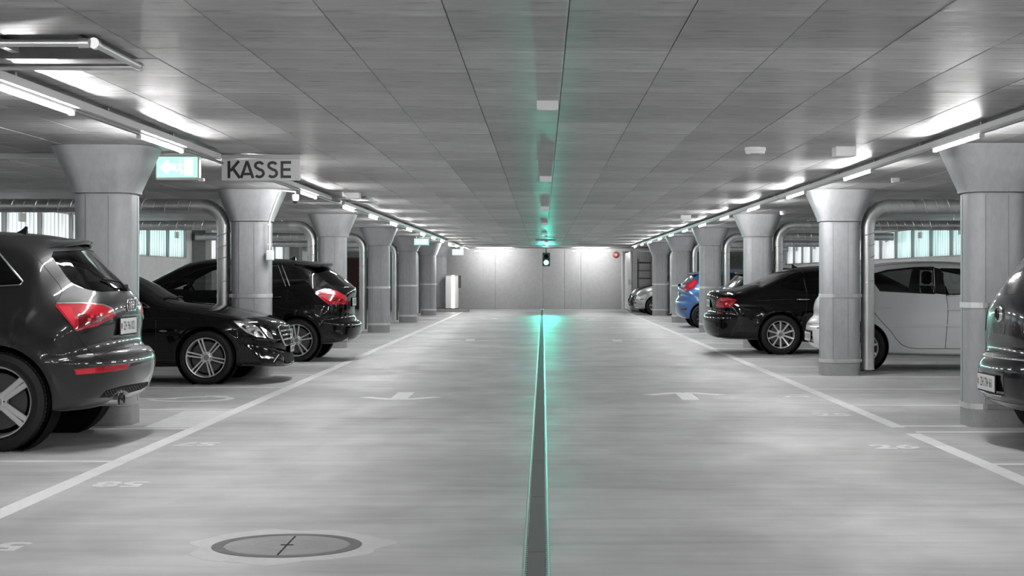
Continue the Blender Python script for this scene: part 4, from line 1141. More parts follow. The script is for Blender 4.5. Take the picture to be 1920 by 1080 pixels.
# ---------------- black coupe, nose to the drive
sil = [(.45, .20, .08, 3), (.12, .19, .2, 2.6), (.01, .205, .40, 2.4), (.012, .27, .44, 2.4), (.03, .40, .48, 2.3), (.02, .47, .48, 2.3), (.04, .58, .48, 2.3), (.085, .685, .44, 2.4), (.15, .745, .34, 2.5), (.33, .812, .22, 2.6), (.46, .848, .18, 2.7), (.72, .90, .15, 2.8), (1.01, .948, .14, 2.8), (1.37, .992, .13, 2.8),
       (1.5, 1.045, .15, 2.6), (1.82, 1.235, .15, 2.5), (2.08, 1.345, .14, 2.4), (2.4, 1.39, .13, 2.4), (2.8, 1.395, .13, 2.4), (3.2, 1.345, .15, 2.4), (3.6, 1.20, .18, 2.4), (3.95, 1.05, .2, 2.5), (4.2, .985, .2, 2.6), (4.5, .95, .26, 2.6), (4.64, .86, .36, 2.6), (4.70, .62, .4, 2.6), (4.68, .4, .36, 2.6), (4.5, .24, .12, 3), (3.0, .19, .08, 4), (1.6, .19, .08, 4)]
c = Car('coupe', 'black coupe with twin-spoke alloy wheels, nose towards the drive, beside the grey SUV', -3.12, 21.25, True, sil, .893, PROF_CAR, [(0, .93), (.35, .965), (.9, 1), (3.8, 1), (4.3, .97), (4.7, .93)],
        [(.905, .322, .322), (3.665, .322, .322)], 'p_black', creases=[([(0, .62), (1, .70), (4.6, .76)], .014, .02, .5, 4.3)], group=None)
wA = [(1.60, .925), (2.28, 1.27), (2.62, 1.30), (2.74, 1.295), (2.74, .96)]
wB = [(2.80, .965), (2.80, 1.29), (3.15, 1.25), (3.55, 1.10), (3.62, 1.02)]
fg = [(-.66, 1.035), (-.62, 1.01), (0, 1.0), (.62, 1.01), (.66, 1.035), (.56, 1.33), (0, 1.355), (-.56, 1.33)]
c.cut([(1.5, .70), (1.55, .94), (1.85, 1.17), (2.15, 1.29), (2.8, 1.335), (3.2, 1.28), (3.7, 1.02), (3.75, .70)], [wA, wB], [(fg, .9, 2.35)])
c.finish()
for wpoly in (wA, wB):
    c.patch('side_window', wpoly, c.side, 'glass_mid', .006, -.004, 12, mirror=True)
c.strip('window_trim', [(1.58, .918), (1.75, .935), (2.2, .95), (2.74, .953), (3.3, .98), (3.64, 1.015)], c.side, 'satin', .007, .004, N=30, mirror=True)
c.strip('window_trim', [(1.585, .925), (1.8, 1.04), (2.05, 1.165), (2.28, 1.28), (2.7, 1.31), (3.1, 1.27), (3.5, 1.13), (3.64, 1.02)], c.side, 'satin', .006, .004, N=30, mirror=True)
c.patch('windscreen', fg, c.end, 'glass_mid', .006, -.004, 14)
for y0, y1 in ((-.6, -.05), (-.02, .5)): c.strip('wiper', [(y0, 1.012), ((y0 + y1) / 2, 1.03), (y1, 1.02)], c.end, 'black', .009, .014, n=6)
hl = c.patch('headlamp', [(437, 602), (449, 601.3), (460, 603), (469.6, 606), (483, 613), (492, 623.7), (499.6, 634), (483, 632), (463.7, 624.4), (449, 612.6)], c.px, 'lamp_clear', .03, .004, 16, mirror=True)
c.patch('lamp_bezel', [(452, 606), (460, 609), (462, 618), (455, 614)], c.px, 'gloss_black', .003, .007, 4, parent=hl)
c.patch('projector', [(468, 608), (478, 611), (481, 619), (476, 625), (467, 622), (464, 615)], c.px, 'chrome', .006, .012, 6, smooth=16, parent=hl)
c.patch('lamp_bezel', [(481, 622), (486, 620), (493, 629), (489, 630)], c.px, 'gloss_black', .003, .007, 4, parent=hl)
h2 = c.patch('inner_headlamp', [(488, 613.5), (497.8, 617), (506.7, 625), (513, 636), (503.7, 634), (494.8, 623.7)], c.px, 'lamp_clear', .03, .004, 10, mirror=True)
c.patch('projector', [(500, 622), (505, 625.5), (508, 632), (503, 630.5)], c.px, 'chrome', .006, .01, 4, smooth=12, parent=h2)
gr = [(-.43, .655), (-.36, .47), (0, .455), (.36, .47), (.43, .655), (0, .672)]
go = c.patch('grille', gr, c.end, 'black', .01, .003, 12)
c.strip('grille_surround', gr, c.end, 'chrome', .010, .006, closed=True, N=40, parent=go, n=6)
for z, hw in ((.625, .41), (.575, .395), (.525, .37)):
    c.strip('grille_bar', [(-hw, z - .005), (-hw / 2, z), (0, z), (hw / 2, z), (hw, z - .005)], c.end, 'chrome', .012, .010, parent=go, n=6)
sc_, _ = c.end(0, .565)
MB().tube([(sc_.x - .025, .085 * math.cos(t), .565 + .085 * math.sin(t)) for t in [2 * PI * q / 24 for q in range(25)]], .007, 6, False).build('star_ring', M['chrome'], go, 60)
for a in (90, 210, 330): MB().tube([(sc_.x - .025, 0, .565), (sc_.x - .025, .085 * math.cos(math.radians(a)), .565 + .085 * math.sin(math.radians(a)))], .007, 5, r_list=[.011, .003]).build('star_arm', M['chrome'], go, 60)
fi = c.patch('fog_intake', [(490, 672), (489, 667), (508, 662.5), (527, 661.5), (515.5, 681.5), (488, 681)], c.px, 'black', .01, .003, 10, mirror=True)
c.strip('intake_trim', [(522, 665), (517, 672), (512, 679)], c.px, 'chrome', .006, .006, parent=fi)
c.patch('day_lamp', [(488, 669), (498, 667.5), (511, 670), (513, 672.5), (500, 672.5), (489, 671.5)], c.px, 'lamp_clear', .012, .012, 8, parent=fi)
c.patch('centre_intake', [(-.40, .36), (.40, .36), (.36, .235), (-.36, .235)], c.end, 'black', .01, .003, 12)
c.strip('lip_trim', [(-.82, .235), (-.6, .215), (0, .205), (.6, .215), (.82, .235)], c.end, 'gloss_black', .012, .004, N=24, n=6)
c.strip('bumper_gap', [(451, 697), (449.5, 660), (452, 640), (463, 625)], c.px, 'seam', .0025, .0, N=20, mirror=True)
c.strip('door_gap', [(292.6, 600), (291.5, 640), (289, 680)], c.px, 'seam', .004, .0005, N=16, mirror=True)
c.strip('bonnet_gap', [(430, 598), (400, 592), (360, 586), (320, 581), (296, 578)], c.px, 'seam', .0025, .0005, N=24, mirror=True)
c.strip('bonnet_gap', [(487, 611), (500, 607), (509, 611)], c.px, 'seam', .003, .0005, N=10, mirror=True)
c.patch('fender_badge', [(298, 619.5), (306, 618.5), (313.5, 620), (312, 622), (304, 622.5), (299, 621.5)], c.px, 'satin', .004, .004, 6, mirror=True)
c.strip('sill_gap', [(286, 683), (300, 683.5), (326, 685)], c.px, 'seam', .003, .0, mirror=True)
plate(c, .40, 'ZH 48219', 0, .30, .08, .03)
mirror_shell(c, 1.78, .98, c.vs, 'p_black', -1); mirror_shell(c, 1.78, .98, -c.vs, 'p_black', -1)
c.seatdir = -1
c.box_interior([(2.45, 1.16)], .72, dash=(1.55, 1.85, .94), wheel_u=(2.0, -.36, .93))
wheels4(c, .242, dict(n=6, twin=.023, w0=.019, w1=.021, dish=.028, rot=.20), .235)

# ---------------- black compact people carrier, tail to the drive
sil = [(.60, .25, .08, 4), (.25, .28, .12, 3), (.06, .33, .28, 2.7), (.02, .42, .38, 2.6), (.005, .50, .42, 2.6), (.015, .58, .42, 2.6), (.07, .615, .40, 2.6), (.12, .66, .38, 2.7), (.12, .80, .38, 2.7), (.115, .95, .40, 2.7), (.095, 1.06, .42, 2.6), (.11, 1.13, .46, 2.5), (.22, 1.225, .50, 2.4), (.42, 1.375, .50, 2.4),
       (.54, 1.46, .40, 2.4), (.68, 1.51, .26, 2.4), (.85, 1.538, .17, 2.4), (1.3, 1.568, .13, 2.4), (1.9, 1.578, .12, 2.4), (2.4, 1.553, .12, 2.4), (2.65, 1.50, .14, 2.4), (3.0, 1.33, .15, 2.4), (3.35, 1.14, .15, 2.5), (3.55, 1.04, .16, 2.6), (3.9, .95, .22, 2.6), (4.15, .84, .32, 2.5), (4.3, .66, .4, 2.5), (4.33, .45, .4, 2.5), (4.28, .28, .3, 2.6), (4.0, .2, .1, 3), (3.0, .2, .08, 4), (1.7, .2, .08, 4)]
c = Car('people_carrier', 'black people carrier with roof spoiler behind the second left column, tail towards the drive', -2.84, 26.66, True, sil, .90, PROF_HATCH, [(0, .95), (.4, .98), (.9, 1), (3.4, 1), (3.9, .97), (4.3, .92)],
        [(.885, .328, .328), (3.555, .328, .328)], 'p_black', creases=[([(0, .93), (1, .90), (4.3, .80)], .016, .02, .25, 4.0)])
qw = [(1.10, 1.44), (.99, 1.165), (.78, 1.185), (.72, 1.27), (.80, 1.37), (.92, 1.43)]
w2 = [(1.02, 1.10), (1.22, 1.455), (1.74, 1.475), (1.74, 1.085)]
w3 = [(1.82, 1.08), (1.82, 1.475), (2.15, 1.46), (2.45, 1.38), (2.72, 1.24), (2.86, 1.07)]
w4 = [(2.92, 1.07), (2.80, 1.20), (3.12, 1.08)]
rg = [(-.62, 1.16), (-.5, 1.13), (0, 1.12), (.5, 1.13), (.62, 1.16), (.58, 1.40), (.52, 1.45), (0, 1.46), (-.52, 1.45), (-.58, 1.40)]
fg = [(-.64, 1.16), (.64, 1.16), (.55, 1.47), (-.55, 1.47)]
qw = [(1.12, 1.44), (.98, 1.165), (.78, 1.185), (.72, 1.27), (.80, 1.37), (.92, 1.43)]
w2 = [(1.06, 1.10), (1.22, 1.455), (1.74, 1.475), (1.74, 1.085)]
c.cut([(.60, .78), (.50, 1.2), (.75, 1.455), (1.3, 1.505), (2.3, 1.50), (2.65, 1.43), (3.2, 1.15), (3.3, .78)], [qw, w2, w3, w4], [(rg, -.3, .9), (fg, 2.45, 4.0)])
c.finish()
for nm, wpoly, mm in (('quarter_window', qw, 'glass_dark'), ('side_window', w2, 'glass_dark'), ('side_window', w3, 'glass'), ('quarter_window', w4, 'glass')):
    c.patch(nm, wpoly, c.side, mm, .006, -.004, 12, mirror=True)
c.strip('window_trim', [(1.14, 1.46), (1.09, 1.35), (1.0, 1.15)], c.side, 'satin', .008, .004, mirror=True)
c.strip('window_trim', [(1.20, 1.465), (1.15, 1.35), (1.06, 1.14)], c.side, 'satin', .007, .004, mirror=True)
c.strip('window_trim', [(1.78, 1.48), (1.775, 1.3), (1.77, 1.1)], c.side, 'satin', .005, .004, mirror=True)
c.patch('rear_window', rg, c.end, 'glass_dark', .006, -.003, 14)
c.patch('windscreen', fg, c.farend, 'glass', .006, -.004, 10)
lo = c.patch('tail_lamp', [(591.5, 550.4), (601.6, 543.5), (618, 542), (632, 546), (650.5, 556.6), (652, 571), (616, 571), (603.7, 561.6)], c.px, 'red_lamp', .03, .006, 16, mirror=True)
c.patch('reflector', [(593.5, 550.2), (602.5, 545), (612, 543.8), (612, 549.5)], c.px, 'red_bright', .004, .0085, 6, parent=lo)
c.strip('light_bar', [(598, 552), (612, 551), (628, 554), (645, 561)], c.px, 'red_bright', .007, .009, N=12, parent=lo)
c.strip('light_bar', [(603, 557), (614, 563), (630, 567), (646, 569)], c.px, 'red_bright', .006, .009, N=12, parent=lo)
c.patch('lens_dark', [(614, 554), (628, 557), (640, 562), (628, 565), (618, 562)], c.px, 'red_dark', .004, .0085, 6, parent=lo)
spoiler(c, .95, .43, .60, 1.535, 1.492, .03, curve=.16, drop=.05)
fin(c, 1.02, 1.552, .17, .07)
plate(c, .90, 'ZH 30575', .0, .50, .12, .014)
c.strip('tailgate_gap', [(552, 487), (554, 493), (571, 505), (590, 520), (600, 540)], c.px, 'seam', .003, .0005, N=24, mirror=True)
c.strip('tailgate_gap', [(608, 572), (618, 585), (632, 593), (650, 596), (663, 595)], c.px, 'seam', .003, .0005, N=24, mirror=True)
c.strip('door_gap', [(1.77, .30), (1.775, .7), (1.78, 1.08)], c.side, 'seam', .003, .0, mirror=True)
c.strip('door_gap', [(1.10, .75), (1.03, .95), (1.02, 1.09)], c.side, 'seam', .003, .0, mirror=True)
c.patch('diffuser', [(-.5, .40), (.5, .40), (.45, .30), (-.45, .30)], c.end, 'dark_metal', .01, .003, 10)
pp, _ = c.px(650, 636); exhaust(c, pp.x - .03, pp.y, pp.z, .04)
handle(c, 1.12, 1.32, .98); handle(c, 2.02, 2.24, .97)
mirror_shell(c, 2.86, 1.08, c.vs, 'p_black', 1); mirror_shell(c, 2.86, 1.08, -c.vs, 'p_black', 1)
c.seatdir = 1
c.box_interior([(1.92, 1.36)], .78, wheel_u=(2.55, .36, 1.03), dash=(2.75, 3.15, 1.09))
wheels4(c, .248, dict(n=5, twin=.030, w0=.020, w1=.024, dish=.03, rot=.314, vee=True), .225)

# ---------------- white hatchback, tail to the drive
sil = [(.50, .23, .08, 4), (.22, .245, .12, 3), (.10, .30, .28, 2.8), (.045, .40, .38, 2.7), (.035, .52, .40, 2.7), (.05, .62, .40, 2.7), (.10, .69, .38, 2.7), (.15, .74, .36, 2.8), (.15, .85, .38, 2.7), (.18, .97, .42, 2.6), (.24, 1.06, .46, 2.5), (.36, 1.20, .48, 2.4), (.50, 1.32, .46, 2.4), (.62, 1.40, .34, 2.4), (.80, 1.445, .2, 2.4),
       (1.2, 1.492, .14, 2.4), (1.75, 1.512, .12, 2.4), (2.2, 1.49, .12, 2.4), (2.55, 1.43, .14, 2.4), (2.95, 1.25, .15, 2.4), (3.3, 1.06, .15, 2.5), (3.5, .99, .16, 2.6), (3.9, .90, .22, 2.6), (4.12, .80, .32, 2.5), (4.26, .63, .4, 2.5), (4.29, .44, .4, 2.5), (4.22, .27, .3, 2.6), (4.0, .2, .1, 3), (3.0, .19, .08, 4), (1.6, .19, .08, 4)]
c = Car('hatchback', 'white five-door hatchback parked behind the second right column', 3.74, 24.25, False, sil, .907, PROF_HATCH, [(0, .95), (.4, .98), (.9, 1), (3.3, 1), (3.8, .97), (4.3, .92)],
        [(.64, .316, .316), (3.32, .316, .316)], 'p_white', creases=[([(0, .84), (1, .86), (4.3, .78)], .012, .03, .3, 4.0)])
w2 = pxs(c, [(1641, 531.7), (1636, 514), (1663, 507), (1715.7, 501.5), (1750, 500.5), (1752, 551), (1705, 548), (1650, 545)])
w3 = pxs(c, [(1763.5, 503.6), (1796.6, 504.5), (1820, 508)])[:3]
w3 = [w3[0], w3[1], w3[2], (2.52, 1.30), (2.85, 1.02)] + pxs(c, [(1774, 553.5)])
w1 = [(.62, 1.12), (.80, 1.27), (.83, 1.28), (.80, 1.135)]
rg = [(-.60, 1.06), (.60, 1.06), (.54, 1.33), (0, 1.36), (-.54, 1.33)]
fg = [(-.64, 1.08), (.64, 1.08), (.55, 1.41), (-.55, 1.41)]
c.cut([(.50, .75), (.55, 1.15), (.8, 1.36), (1.2, 1.425), (2.1, 1.43), (2.5, 1.37), (3.05, 1.09), (3.15, .75)], [w2, w3], [(rg, -.3, .9), (fg, 2.45, 4.0)])
c.finish()
for wpoly, mm in ((w2, 'glass_mid'), (w3, 'glass')):
    so = c.patch('side_window', wpoly, c.side, mm, .006, -.004, 12, mirror=True)
    c.strip('window_seal', wpoly, c.side, 'gloss_black', .013, -.004, closed=True, mirror=True, n=6)
c.patch('pillar_trim', pxs(c, [(1751, 501.5), (1763, 504), (1774, 552.5), (1753, 550.5)]), c.side, 'gloss_black', .004, .003, 8, mirror=True)
c.patch('rear_window', rg, c.end, 'glass_dark', .006, -.003, 12)
c.patch('windscreen', fg, c.farend, 'glass', .006, -.004, 10)
c.strip('door_gap', pxs(c, [(1630, 572), (1638, 584.5), (1654, 604), (1670, 621), (1680, 635), (1691, 646), (1708.6, 652.5), (1740, 653.6), (1772, 653.8), (1820, 654)]), c.side, 'seam', .004, .0005, N=40, mirror=True)
c.strip('door_gap', pxs(c, [(1774, 554.6), (1777, 572), (1775, 620), (1772, 653)]), c.side, 'seam', .004, .0005, N=20, mirror=True)
c.strip('roof_gap', pxs(c, [(1640, 500), (1690, 494.5), (1745, 492.5), (1796, 495), (1820, 498.5)]), c.side, 'seam', .004, .0005, N=24, mirror=True)
hu = pxs(c, [(1643, 576.5), (1673, 576), (1775, 580), (1805, 580)])
handle(c, hu[0][0], hu[1][0], hu[0][1]); handle(c, hu[2][0], hu[3][0], hu[2][1])
lo = c.patch('tail_lamp', [(.10, .99), (.45, 1.02), (.40, .84), (.15, .80), (.02, .86)], c.side, 'red_lamp', .02, .005, 10, mirror=True)
c.patch('rear_reflector', [(1531, 616), (1533, 613), (1542, 612.5), (1542, 616.3)], c.px, 'red_dark', .008, .004, 6, mirror=True)
c.patch('plate_recess', [(-.29, .53), (.29, .53), (.27, .36), (-.27, .36)], c.end, 'black', .008, .002, 8)
plate(c, .445, 'ZH 52817', .0, .50, .12, .018)
c.strip('bumper_gap', [(1514, 608), (1524, 606), (1536, 607)], c.px, 'seam', .003, .0005, N=10, mirror=True)
spoiler(c, .80, .46, .56, 1.44, 1.40, .03, curve=.12, drop=.04)
c.seatdir = 1
c.box_interior([(1.95, 1.28), (1.02, 1.24)], .75, wheel_u=(2.45, .36, .98), dash=(2.7, 3.1, 1.03))
wheels4(c, .215, dict(n=9, w0=.036, w1=.030, dish=.03, rot=.1), .205, 'alloy')

# ---------------- black saloon, tail to the drive
sil = [(.55, .24, .08, 4), (.24, .25, .12, 3), (.09, .29, .28, 2.8), (.025, .39, .38, 2.6), (.01, .50, .42, 2.6), (.01, .60, .42, 2.6), (.03, .65, .42, 2.6), (.085, .68, .40, 2.7), (.10, .78, .40, 2.7), (.085, .90, .40, 2.7), (.08, 1.0, .36, 2.6), (.13, 1.045, .26, 2.5), (.30, 1.072, .20, 2.6), (.56, 1.10, .17, 2.6), (.78, 1.175, .17, 2.5), (1.01, 1.275, .17, 2.4), (1.29, 1.385, .15, 2.4), (1.55, 1.443, .13, 2.4),
       (1.98, 1.475, .12, 2.4), (2.4, 1.478, .12, 2.4), (2.8, 1.42, .14, 2.4), (3.2, 1.24, .15, 2.4), (3.55, 1.06, .15, 2.5), (3.75, 1.0, .16, 2.6), (4.3, .92, .22, 2.6), (4.68, .80, .32, 2.5), (4.86, .62, .4, 2.5), (4.89, .42, .4, 2.5), (4.82, .27, .3, 2.6), (4.5, .2, .1, 3), (3.0, .19, .08, 4), (1.8, .19, .08, 4)]
c = Car('saloon', 'black saloon with ten-spoke wheels, tail towards the drive, on the right', 2.745, 29.15, False, sil, .93, PROF_CAR, [(0, .95), (.4, .98), (.9, 1), (4.0, 1), (4.5, .97), (4.9, .92)],
        [(1.19, .331, .331), (4.15, .331, .331)], 'p_black', creases=[([(0, .86), (1, .84), (4.3, .76)], .016, .02, .25, 4.6)])
w2 = pxs(c, [(1468, 541.5), (1461, 529), (1475, 518), (1490, 511.5), (1506, 508.5), (1514, 547.5), (1480, 549)])
w3 = [(1.66, 1.0), (1.60, 1.36), (2.36, 1.375), (2.42, 1.0)]
w4 = [(2.48, 1.0), (2.42, 1.37), (2.65, 1.34), (3.1, 1.12), (3.25, 1.0)]
w2u = pxs(c, [(1470, 541), (1463, 529), (1477, 518), (1489, 512.5), (1504, 509.5), (1512, 547.5)])
fgr = [(-.60, 1.16), (.60, 1.16), (.53, 1.40), (0, 1.42), (-.53, 1.40)]
c.cut([(.85, .75), (.95, 1.10), (1.35, 1.31), (1.7, 1.385), (2.4, 1.415), (2.75, 1.35), (3.25, 1.08), (3.35, .75)], [w2u, w3, w4], [(fgr, .3, 1.7)])
c.finish()
for nm, wpoly in (('quarter_window', w2u), ('side_window', w3), ('side_window', w4)):
    c.patch(nm, wpoly, c.side, 'glass_dark', .006, -.004, 10, mirror=True)
c.strip('window_trim', pxs(c, [(1504, 509.5), (1508, 528), (1512, 547.5)]), c.side, 'satin', .003, .003, mirror=True)
c.patch('rear_window', fgr, c.end, 'glass_dark', .006, -.003, 12)
lo = c.patch('tail_lamp', [(1344, 563), (1352, 558.5), (1365, 557.8), (1381.5, 562.4), (1378.7, 567), (1371, 576.5), (1343, 577)], c.px, 'red_lamp', .03, .006, 14, mirror=True)
c.patch('reflector', [(1353, 560), (1364, 559), (1375, 562.5), (1366, 563.5), (1352, 564)], c.px, 'red_bright', .004, .0085, 8, parent=lo)
c.strip('light_bar', [(1350, 566), (1360, 565.5), (1371, 565)], c.px, 'red_dark', .008, .0085, parent=lo)
c.patch('reflector', [(1360, 569), (1363, 567.5), (1364.5, 569.5), (1361, 572)], c.px, 'lamp_clear', .004, .0095, 4, parent=lo)
c.patch('reflector', [(1366, 573.5), (1371, 568), (1376, 564.5), (1373, 570.5), (1369, 574.8)], c.px, 'red_bright', .004, .009, 6, parent=lo)
c.patch('rear_reflector', [(1344, 587), (1346, 585.8), (1356, 586), (1355, 589), (1345, 589.5)], c.px, 'red_dark', .008, .004, 6, mirror=True)
plate(c, .84, 'ZH 20716', .0, .50, .13, .016)
c.strip('boot_gap', [(-.62, .98), (-.66, .84), (-.60, .70), (0, .69), (.60, .70), (.66, .84), (.62, .98)], c.end, 'seam', .004, .0005, N=36)
c.strip('door_gap', pxs(c, [(1512, 549), (1512, 580), (1506, 600), (1498, 612)]), c.side, 'seam', .004, .0005, N=20, mirror=True)
c.strip('bumper_gap', pxs(c, [(1424, 615), (1405, 600), (1385, 592), (1372, 586)]), c.side, 'seam', .003, .0, N=20, mirror=True)
hu = pxs(c, [(1494, 561.5), (1518, 561.5)]); handle(c, hu[0][0], hu[1][0], hu[0][1], 'chrome'); handle(c, 2.55, 2.77, hu[0][1] - .01, 'chrome')
c.strip('chrome_line', pxs(c, [(1486, 561), (1450, 562.5), (1412, 564.5)]), c.side, 'gloss_black', .004, .001, mirror=True)
pp, _ = c.px(1347, 630); exhaust(c, pp.x - .02, pp.y + .0, pp.z + .02, .042, m='dark_metal')
fin(c, 1.50, 1.447, .16, .065, 1)
c.seatdir = 1
c.box_interior([(2.4, 1.25), (1.45, 1.2)], .72)
wheels4(c, .232, dict(n=10, w0=.024, w1=.034, dish=.035, rot=.31), .225)

# ---------------- blue hatchback with tall kite lamps
silf = [(.50, .22, .08, 4), (.20, .235, .14, 3), (.07, .32, .30, 2.7), (.03, .45, .38, 2.6), (.02, .58, .40, 2.6), (.035, .67, .40, 2.6), (.08, .75, .38, 2.6), (.12, .86, .38, 2.6), (.09, .95, .38, 2.6), (.10, 1.03, .42, 2.5), (.17, 1.09, .46, 2.5), (.28, 1.20, .48, 2.4), (.40, 1.32, .42, 2.4), (.52, 1.395, .3, 2.4), (.75, 1.435, .17, 2.4),
        (1.2, 1.472, .13, 2.4), (1.7, 1.48, .12, 2.4), (2.1, 1.45, .12, 2.4), (2.45, 1.35, .14, 2.4), (2.8, 1.14, .15, 2.4), (3.05, .99, .15, 2.5), (3.3, .93, .18, 2.6), (3.6, .83, .28, 2.6), (3.83, .68, .4, 2.5), (3.9, .48, .4, 2.5), (3.85, .28, .3, 2.6), (3.6, .2, .1, 3), (2.8, .19, .08, 4), (1.5, .19, .08, 4)]
def small_hatch(name, label, Xr, Dc, left, m, lamps=True, wm='alloy_dark', plate_no='ZH 77', ds=1.0):
    c = Car(name, label, Xr, Dc, left, silf, .86, PROF_HATCH, [(0, .94), (.4, .98), (.9, 1), (3.1, 1), (3.6, .96), (3.9, .91)],
            [(.66, .30, .30), (3.15, .30, .30)], m, creases=[([(0, .80), (1, .84), (3.9, .70)], .014, .03, .3, 3.7)])
    c.cut()
    c.finish()
    for wpoly in ([(.72, 1.28), (.62, 1.14), (.86, 1.06), (1.02, 1.06), (1.02, 1.37)], [(1.08, 1.05), (1.08, 1.38), (1.62, 1.385), (1.66, 1.04)], [(1.72, 1.04), (1.68, 1.385), (1.95, 1.36), (2.5, 1.10), (2.6, 1.03)]):
        c.patch('side_window', wpoly, c.side, 'gloss_black', .004, .003, 10, mirror=True)
    c.patch('rear_window', [(-.50, 1.08), (.50, 1.08), (.46, 1.34), (-.46, 1.34)], c.end, 'gloss_black', .004, .003, 10)
    c.patch('windscreen', [(-.58, 1.02), (.58, 1.02), (.5, 1.38), (-.5, 1.38)], c.farend, 'gloss_black', .004, .003, 8)
    spoiler(c, .72, .36, .52, 1.43, 1.385, .03, curve=.10, drop=.03)
    return c
c = small_hatch('hatchback', 'blue hatchback with tall red lamps, tail towards the drive, far right', 3.385, 43.9, False, 'p_blue')
lo = c.patch('tail_lamp', [(1280, 541.5), (1292, 530), (1306.6, 523.2), (1308.6, 526), (1301.8, 540.2), (1281, 547.5)], c.px, 'red_lamp', .02, .006, 12, mirror=True)
c.patch('reflector', [(1292, 534), (1300, 529), (1306, 525), (1304, 532), (1299, 538), (1293, 540)], c.px, 'red_bright', .004, .009, 6, parent=lo)
c.patch('reversing_lamp', [(1280.5, 542.5), (1286, 542), (1288, 544), (1281.5, 546.8)], c.px, 'lamp_clear', .004, .009, 4, parent=lo)
c.patch('rear_reflector', [(1276, 578), (1288, 577.8), (1287.5, 581), (1278, 581.5)], c.px, 'red_dark', .01, .006, 5, mirror=True)
plate(c, .84, 'ZH 61', .0, .40, .12, .016)
wp, _ = c.end(0, 1.07)
MB().tube([wp + Vector((.02, 0, 0)), wp + Vector((-.05, 0, 0))], .035, 10).build('wiper_pivot', M['black'], c.root, 50)
wheels4(c, .205, dict(n=8, w0=.026, w1=.026, dish=.03, rot=.2), .195, 'alloy_dark')
c = small_hatch('hatchback', 'dark blue car half hidden behind the third right column', 3.75, 36.6, False, 'p_dark')
c.patch('tail_lamp', [(.16, 1.0), (.42, 1.08), (.46, .92), (.16, .86)], c.side, 'red_lamp', .02, .005, 8, mirror=True)
plate(c, .84, 'ZH 83', .0, .40, .12, .016)
wheels4(c, .205, dict(n=5, w0=.05, w1=.05, dish=.03, rot=.2), .195, 'alloy_dark')

# ---------------- two compact cars nose out at the far right
siln = [(.45, .20, .08, 3), (.15, .20, .25, 2.6), (.03, .28, .40, 2.4), (.02, .42, .44, 2.4), (.04, .54, .44, 2.4), (.09, .67, .40, 2.4), (.19, .79, .32, 2.5), (.34, .88, .24, 2.6), (.6, .96, .18, 2.6), (.85, 1.02, .16, 2.6), (1.0, 1.08, .16, 2.5), (1.4, 1.31, .15, 2.4), (1.7, 1.43, .13, 2.4), (2.2, 1.48, .12, 2.4), (2.8, 1.46, .13, 2.4), (3.3, 1.38, .2, 2.4), (3.55, 1.22, .4, 2.4), (3.75, 1.02, .4, 2.5), (3.84, .8, .4, 2.5), (3.9, .5, .4, 2.5), (3.82, .28, .3, 2.6), (3.5, .2, .1, 3), (2.6, .19, .08, 4), (1.5, .19, .08, 4)]
def compact(label, Xr, Dc, m):
    c = Car('compact_car', label, Xr, Dc, False, siln, .85, PROF_HATCH, [(0, .94), (.4, .98), (.9, 1), (3.1, 1), (3.6, .96), (3.9, .91)],
            [(.70, .305, .305), (3.25, .305, .305)], m, creases=[([(0, .74), (1, .84), (3.9, .90)], .014, .03, .3, 3.7)])
    c.cut(); c.finish()
    for wpoly in ([(1.35, 1.02), (1.75, 1.34), (2.15, 1.375), (2.15, 1.03)], [(2.22, 1.03), (2.22, 1.375), (2.8, 1.35), (2.9, 1.05)]):
        c.patch('side_window', wpoly, c.side, 'gloss_black', .004, .003, 10, mirror=True)
    c.patch('windscreen', [(-.62, 1.10), (.62, 1.10), (.52, 1.40), (-.52, 1.40)], c.end, 'gloss_black', .004, .003, 10)
    hl = c.patch('headlamp', [(.12, .68), (.22, .76), (.46, .86), (.54, .85), (.40, .72), (.2, .62)], c.side, 'lamp_clear', .02, .005, 10, mirror=True)
    go = c.patch('grille', [(-.4, .62), (-.34, .50), (.34, .50), (.4, .62), (.3, .68), (-.3, .68)], c.end, 'black', .01, .004, 8)
    for z in (.54, .58, .62): c.strip('grille_bar', [(-.34, z), (0, z), (.34, z)], c.end, 'chrome', .008, .008, parent=go)
    c.patch('lower_intake', [(-.5, .42), (.5, .42), (.45, .28), (-.45, .28)], c.end, 'black', .01, .004, 8)
    c.patch('fog_lamp', [(.16, .36), (.22, .44), (.27, .42), (.26, .36)], c.side, 'lamp_clear', .01, .005, 5, mirror=True)
    c.strip('rubbing_strip', [(.10, .52), (.24, .53), (.40, .54)], c.side, 'black', .012, .003, mirror=True)
    plate(c, .46, 'ZH 94', .0, .30, .08, .02)
    wheels4(c, .20, dict(n=7, w0=.036, w1=.05, dish=.03, rot=.2), .195, 'alloy')
    return c
compact('silver compact car, nose towards the drive, partly behind the last right column', 3.07, 58.1, 'p_silver')
compact('dark compact car, nose out, beyond the silver one at the mesh cage', 3.02, 60.75, 'p_dark')

